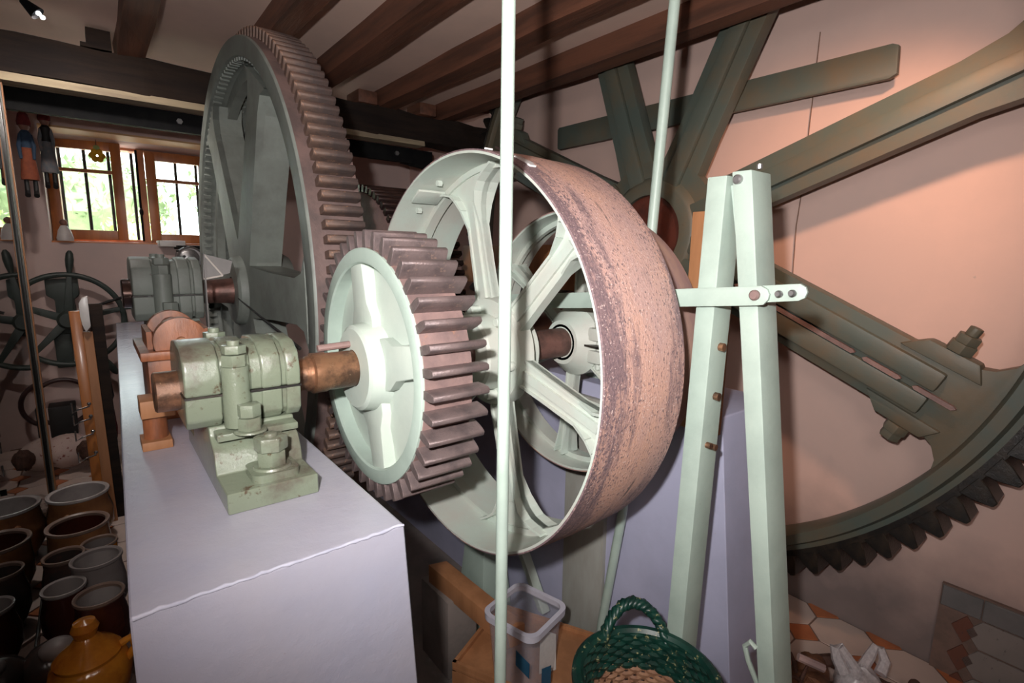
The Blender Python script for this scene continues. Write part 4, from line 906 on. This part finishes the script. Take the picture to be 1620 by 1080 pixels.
part('body', MB().lathe([(0,0),(0,.04),(.04,.05),(.10,.052),(.15,.036),(.17,.022),(.19,.020),(.205,.028),(.215,.026),(.21,.014),(.18,.012)], axis=2, n=36), M['glaze_pale'], oj)
part('handle', MB().tube([(.02,0,.19),(.05,0,.18),(.066,0,.14),(.058,0,.10)], .008, 8), M['glaze_pale'], oj)
pl = root('pierced_dish', (-.080, 1.55, ZL), 'pale dish decorated with dark green leaves lying by the plinth foot', 'dish')
part('dish', MB().lathe([(.12,0),(.12,.04),(.14,.075),(.146,.08),(.142,.065),(.13,.038),(.128,0)], axis=2, n=40), M['glaze_pale'], pl)
part('foot_stack', MB().lathe([(0,0),(0,.05),(.12,.045),(.12,0)], axis=2, n=30), M['glaze_tan'], pl)
for a in (20, 110, 200, 300):
    a = radians(a); part('painted_leaf', MB().ball((.055*cos(a),.055*sin(a),.141),(.018,.010,.004),10,6), M['leaf_dark'], pl)

# ------------------------------------------------------------------ floor items in the middle
cr = root('wooden_crate', (1.02, 1.10, ZF), 'low orange wooden crate with a dark interior under the plastic tub', 'crate')
c0, c1, c2, c3 = (.80,1.28), (1.10,1.42), (1.30,1.02), (1.0,.86)
zt2 = -1.32
part('top_board', MB().prism([c0,c3,c2,c1], 2, zt2-.015, zt2), M['orange_wood'], cr, world=True, bevel=.002)
for (a, b) in ((c0,c3),(c3,c2),(c2,c1),(c1,c0)):
    A, B = Vector((*a,0)), Vector((*b,0)); d = (B-A).normalized(); nrm = Vector((-d.y,d.x,0))*.012
    for z0_, z1_ in ((ZF,ZF+.10),(ZF+.12,zt2-.017)):
        part('side_slat', MB().hexa([(A.x,A.y,z0_),(B.x,B.y,z0_),(B.x+nrm.x,B.y+nrm.y,z0_),(A.x+nrm.x,A.y+nrm.y,z0_),(A.x,A.y,z1_),(B.x,B.y,z1_),(B.x+nrm.x,B.y+nrm.y,z1_),(A.x+nrm.x,A.y+nrm.y,z1_)]), M['orange_wood'], cr, world=True, smooth=0)
    part('raised_edge', MB().hexa([(A.x,A.y,zt2),(B.x,B.y,zt2),(B.x+nrm.x,B.y+nrm.y,zt2),(A.x+nrm.x,A.y+nrm.y,zt2),(A.x,A.y,zt2+.015),(B.x,B.y,zt2+.015),(B.x+nrm.x,B.y+nrm.y,zt2+.015),(A.x+nrm.x,A.y+nrm.y,zt2+.015)]), M['orange_wood'], cr, world=True, smooth=0)
def loft(rings, cap0=True, close=False):
    mb = MB(); n_ = len(rings[0][0]); vs = []
    for P, z in rings: vs += [(p[0], p[1], z) for p in P]
    fs = []
    for i in range(len(rings) if close else len(rings)-1):
        i2 = (i+1) % len(rings)
        for k_ in range(n_): fs.append((i*n_+k_, i*n_+(k_+1)%n_, i2*n_+(k_+1)%n_, i2*n_+k_))
    if cap0 and not close: fs.append(tuple(range(n_-1,-1,-1)))
    return mb.add(vs, fs)
tb = root('plastic_tub', (1.0, 1.13, zt2), 'empty translucent square plastic tub with rounded rim standing on the crate', 'tub')
zr_ = -1.10; tc_ = (.975, 1.125); ta = radians(14)
part('body', loft([(rsq(*tc_,.078,.03,ta),zt2+.001),(rsq(*tc_,.092,.032,ta),zr_-.01)]), M['bucket'], tb, world=True, smooth=50)
part('rim', loft([(rsq(*tc_,.092,.032,ta),zr_-.022),(rsq(*tc_,.101,.036,ta),zr_-.022),(rsq(*tc_,.102,.036,ta),zr_),(rsq(*tc_,.088,.030,ta),zr_)], close=True), M['white_plastic'], tb, world=True, smooth=50)
part('label', MB().hexa([(.885,1.06,-1.21),(.905,1.02,-1.24),(.906,1.021,-1.24),(.886,1.061,-1.21),(.885,1.06,-1.16),(.905,1.02,-1.19),(.906,1.021,-1.19),(.886,1.061,-1.16)]), M['blue_lbl'], tb, world=True, smooth=0, label='blue label')
part('label', MB().hexa([(.93,.992,-1.27),(.965,.99,-1.28),(.965,.991,-1.28),(.93,.993,-1.27),(.93,.992,-1.20),(.965,.99,-1.205),(.965,.991,-1.205),(.93,.993,-1.20)]), M['blue_lbl'], tb, world=True, smooth=0, label='blue label')
thing('folded_paper', MB().hexa([(1.0,1.08,-1.318),(1.055,1.06,-1.318),(1.057,1.062,-1.318),(1.002,1.082,-1.318),(1.01,1.09,-1.17),(1.06,1.07,-1.20),(1.062,1.072,-1.20),(1.012,1.092,-1.17)]), M['paper'], 'folded white paper standing inside the plastic tub', 'paper', smooth=0)
thing('timber_offcut', MB().hexa([(.93,1.66,-1.28),(1.0,1.64,-1.28),(1.04,1.20,-1.303),(.97,1.21,-1.303),(.93,1.66,-1.205),(1.0,1.64,-1.205),(1.04,1.20,-1.23),(.97,1.21,-1.23)]), M['orange_wood'], 'orange squared timber offcut lying behind the plastic tub', 'timber', bevel=.003)
thing('grey_block_stack', MB().box(.92,1.05,1.5,1.7,ZF-.012,-1.28), M['cement'], 'low cement stub carrying the end of the timber offcut', 'stub', bevel=.004)
thing('cast_bracket', MB().hexa([(1.16,1.62,ZF-.01),(1.33,1.62,ZF-.01),(1.33,1.82,ZF-.01),(1.16,1.82,ZF-.01),(1.20,1.66,-1.1),(1.29,1.66,-1.1),(1.29,1.78,-1.1),(1.20,1.78,-1.1)]), M['green'], 'pale green cast iron bracket on the floor below the pulley', 'bracket', bevel=.006)
thing('iron_strut', MB().hexa([(1.27,1.36,-1.40),(1.31,1.36,-1.40),(1.31,1.39,-1.40),(1.27,1.39,-1.40),(1.27,1.58,-1.08),(1.31,1.58,-1.08),(1.31,1.62,-1.08),(1.27,1.62,-1.08)]), M['green_white'], 'short slanting pale strut beside the green iron bracket', 'strut', bevel=.003)

# wicker basket
bk = root('wicker_basket', (1.03, .70, -1.45), 'round wicker basket with a green woven rim and looped handle', 'basket')
bc = Vector((1.03, .70, 0)); zr2 = -1.05
sx_, sy_, sz_ = 1.03*.9, .70*.9, -1.45*.9
stk = root('basket_stool', (sx_, sy_, ZF), 'low dark stool hidden under the wicker basket', 'stool')
part('seat', MB().lathe([(sz_-.025,0),(sz_-.025,.10),(sz_-.001,.10),(sz_-.001,0)], axis=2, n=24, c=(sx_,sy_,0)), M['wood_dark'], stk, world=True)
for a in (45,135,225,315):
    a = radians(a); part('leg', MB().cyl((sx_+.07*cos(a),sy_+.07*sin(a),sz_-.025),(sx_+.09*cos(a),sy_+.09*sin(a),ZF-.01),.012), M['wood_dark'], stk, world=True)
nS = 40
def Rz(z):  # radius with height
    t = (z+1.45)/(.40); return .10+.075*t**.7
strands = {'straw': MB(), 'green_straw': MB()}
rows = 30
for j in range(rows):
    z = -1.445+.36*j/(rows-1); R_ = Rz(z); key = 'green_straw' if j > rows-9 else 'straw'
    pts = []
    for i in range(nS*2):
        a = 2*pi*i/(nS*2); wv = .004*(1 if (i//2+j) % 2 else -1)
        pts.append((bc.x+(R_+wv)*cos(a), bc.y+(R_+wv)*sin(a), z))
    strands[key].tube(pts, .0072 if key == 'straw' else .0085, 5, closed=True)
part('woven_body', strands['straw'], M['straw'], bk, world=True, smooth=60, label='natural wicker weave', kind='stuff')
part('woven_rim', strands['green_straw'], M['green_straw'], bk, world=True, smooth=60, label='green dyed straw rim with yellow flecks', kind='stuff')
up_ = MB()
for i in range(nS):
    a = 2*pi*i/nS; up_.cyl((bc.x+Rz(-1.44)*cos(a),bc.y+Rz(-1.44)*sin(a),-1.445),(bc.x+Rz(-1.05)*cos(a),bc.y+Rz(-1.05)*sin(a),-1.09),.004,n=5)
part('stakes', up_, M['straw'], bk, world=True, kind='stuff')
part('base', MB().lathe([(-1.45,0),(-1.45,.10),(-1.44,.10),(-1.44,0)], axis=2, n=30, c=(bc.x,bc.y,0)), M['straw'], bk, world=True)
part('rim_coil', MB().tube([(bc.x+.18*cos(2*pi*i/48), bc.y+.18*sin(2*pi*i/48), -1.08) for i in range(48)], .016, 8, closed=True), M['green_straw'], bk, world=True)
def handle(a_c, span, hh):
    hd = MB(); n_ = 22
    for st in range(3):
        pts = []
        for i in range(n_+1):
            t = i/n_; a = a_c+span*(t-.5)*1.0; z = -1.085+hh*sin(pi*t)**.8; tw = 2*pi*(t*5+st/3)
            rr = .175+.010*cos(tw)+.02*sin(pi*t); pts.append((bc.x+rr*cos(a), bc.y+rr*sin(a), z+.010*sin(tw)))
        hd.tube(pts, .0105, 7)
    return hd
part('handle', handle(radians(50), radians(62), .085), M['green_straw'], bk, world=True, smooth=60, label='twisted green straw handle')
part('handle', handle(radians(230), radians(62), .085), M['green_straw'], bk, world=True, smooth=60, label='twisted green straw handle')

bk.location = Vector((1.03,.70,-1.45))*.9; bk.scale = (.9,.9,.9)

# things on the tiles at the lower right
lt = thing('brown_leather_bag', MB().ball((1.84,.60,-1.53),(.13,.10,.085),24,14,.14,11).ball((1.93,.62,-1.50),(.07,.06,.075),16,10,.14,12), M['leather'], 'crumpled brown leather bag on the cream tiles beside the post', 'bag')
tg = MB(); rd = random.Random(5)
for i in range(9):
    a = rd.uniform(0, pi); p = Vector((1.80+rd.uniform(-.04,.03), .62+rd.uniform(-.03,.03), -1.47))
    tg.tube([p, p+Vector((cos(a)*.05, sin(a)*.04, .035)), p+Vector((cos(a)*.09, sin(a)*.07, .02+rd.random()*.04))], [.009,.007,.004], 6)
thing('dried_twigs', tg, M['branch'], 'small tangle of dark dried twigs on top of the leather bag', 'twigs')
pb = MB(); 
pb.ball((2.03,.50,-1.52),(.085,.075,.08),22,14,.16,21)
pb.tube([(1.98,.53,-1.46),(1.985,.56,-1.42),(1.99,.575,-1.385),(2.0,.56,-1.38),(2.01,.53,-1.42),(2.02,.51,-1.45)], [.022,.02,.015,.015,.018,.02], 8)
pb.tube([(2.05,.50,-1.46),(2.09,.49,-1.42),(2.12,.485,-1.39),(2.13,.47,-1.395),(2.12,.45,-1.43),(2.08,.45,-1.46)], [.02,.018,.013,.013,.018,.02], 8)
thing('white_plastic_bag', pb, M['bag'], 'thin white plastic carrier bag with two knotted handles on the tiles', 'bag')
thing('gnarled_branch', MB().tube([(1.98,.66,-1.50),(2.05,.60,-1.49),(2.10,.52,-1.52),(2.13,.44,-1.54),(2.17,.38,-1.55),(2.19,.34,-1.55),(2.20,.30,-1.54)], [.022,.024,.026,.026,.024,.022,.012], 10).ball((2.165,.365,-1.50),(.022,.022,.03),10,8), M['branch'], 'gnarled dark brown branch lying across the cream tiles', 'branch')
thing('white_cloth', MB().lathe([(0,.06),(.02,.05),(.06,.025),(.085,.004)], axis=2, n=12, c=(2.30,.235,ZF)).ball((2.36,.21,ZF+.02),(.06,.04,.025),12,8,.2,3), M['white_gl'], 'peaked bit of white cloth at the bottom right corner of the tiles', 'cloth')

# groups of alike things
for o in COL.objects:
    if o.parent is None and 'category' in o.keys() and 'group' not in o.keys():
        b_ = o.name.split('.')[0]
        g = {'pillow_block_bearing': 'pillow block bearings of the gear train', 'belt_pulley': 'belt pulleys on the front shaft', 'masonry_plinth': 'lilac masonry plinths',
             'splayed_post': 'splayed posts of the belt shifter', 'upright_pole': 'upright green poles', 'string_puppet': 'puppets hanging left of the window',
             'garden_tree': 'trees in the garden', 'garden_bush': 'bushes in the garden', 'spur_gear': 'gears of the train', 'large_gear': 'gears of the train', 'rear_gear': 'gears of the train'}.get(b_)
        if o['category'] in ('pot', 'jar', 'jug', 'dish'): g = 'pottery standing beside the plinth'
        if g: o['group'] = g
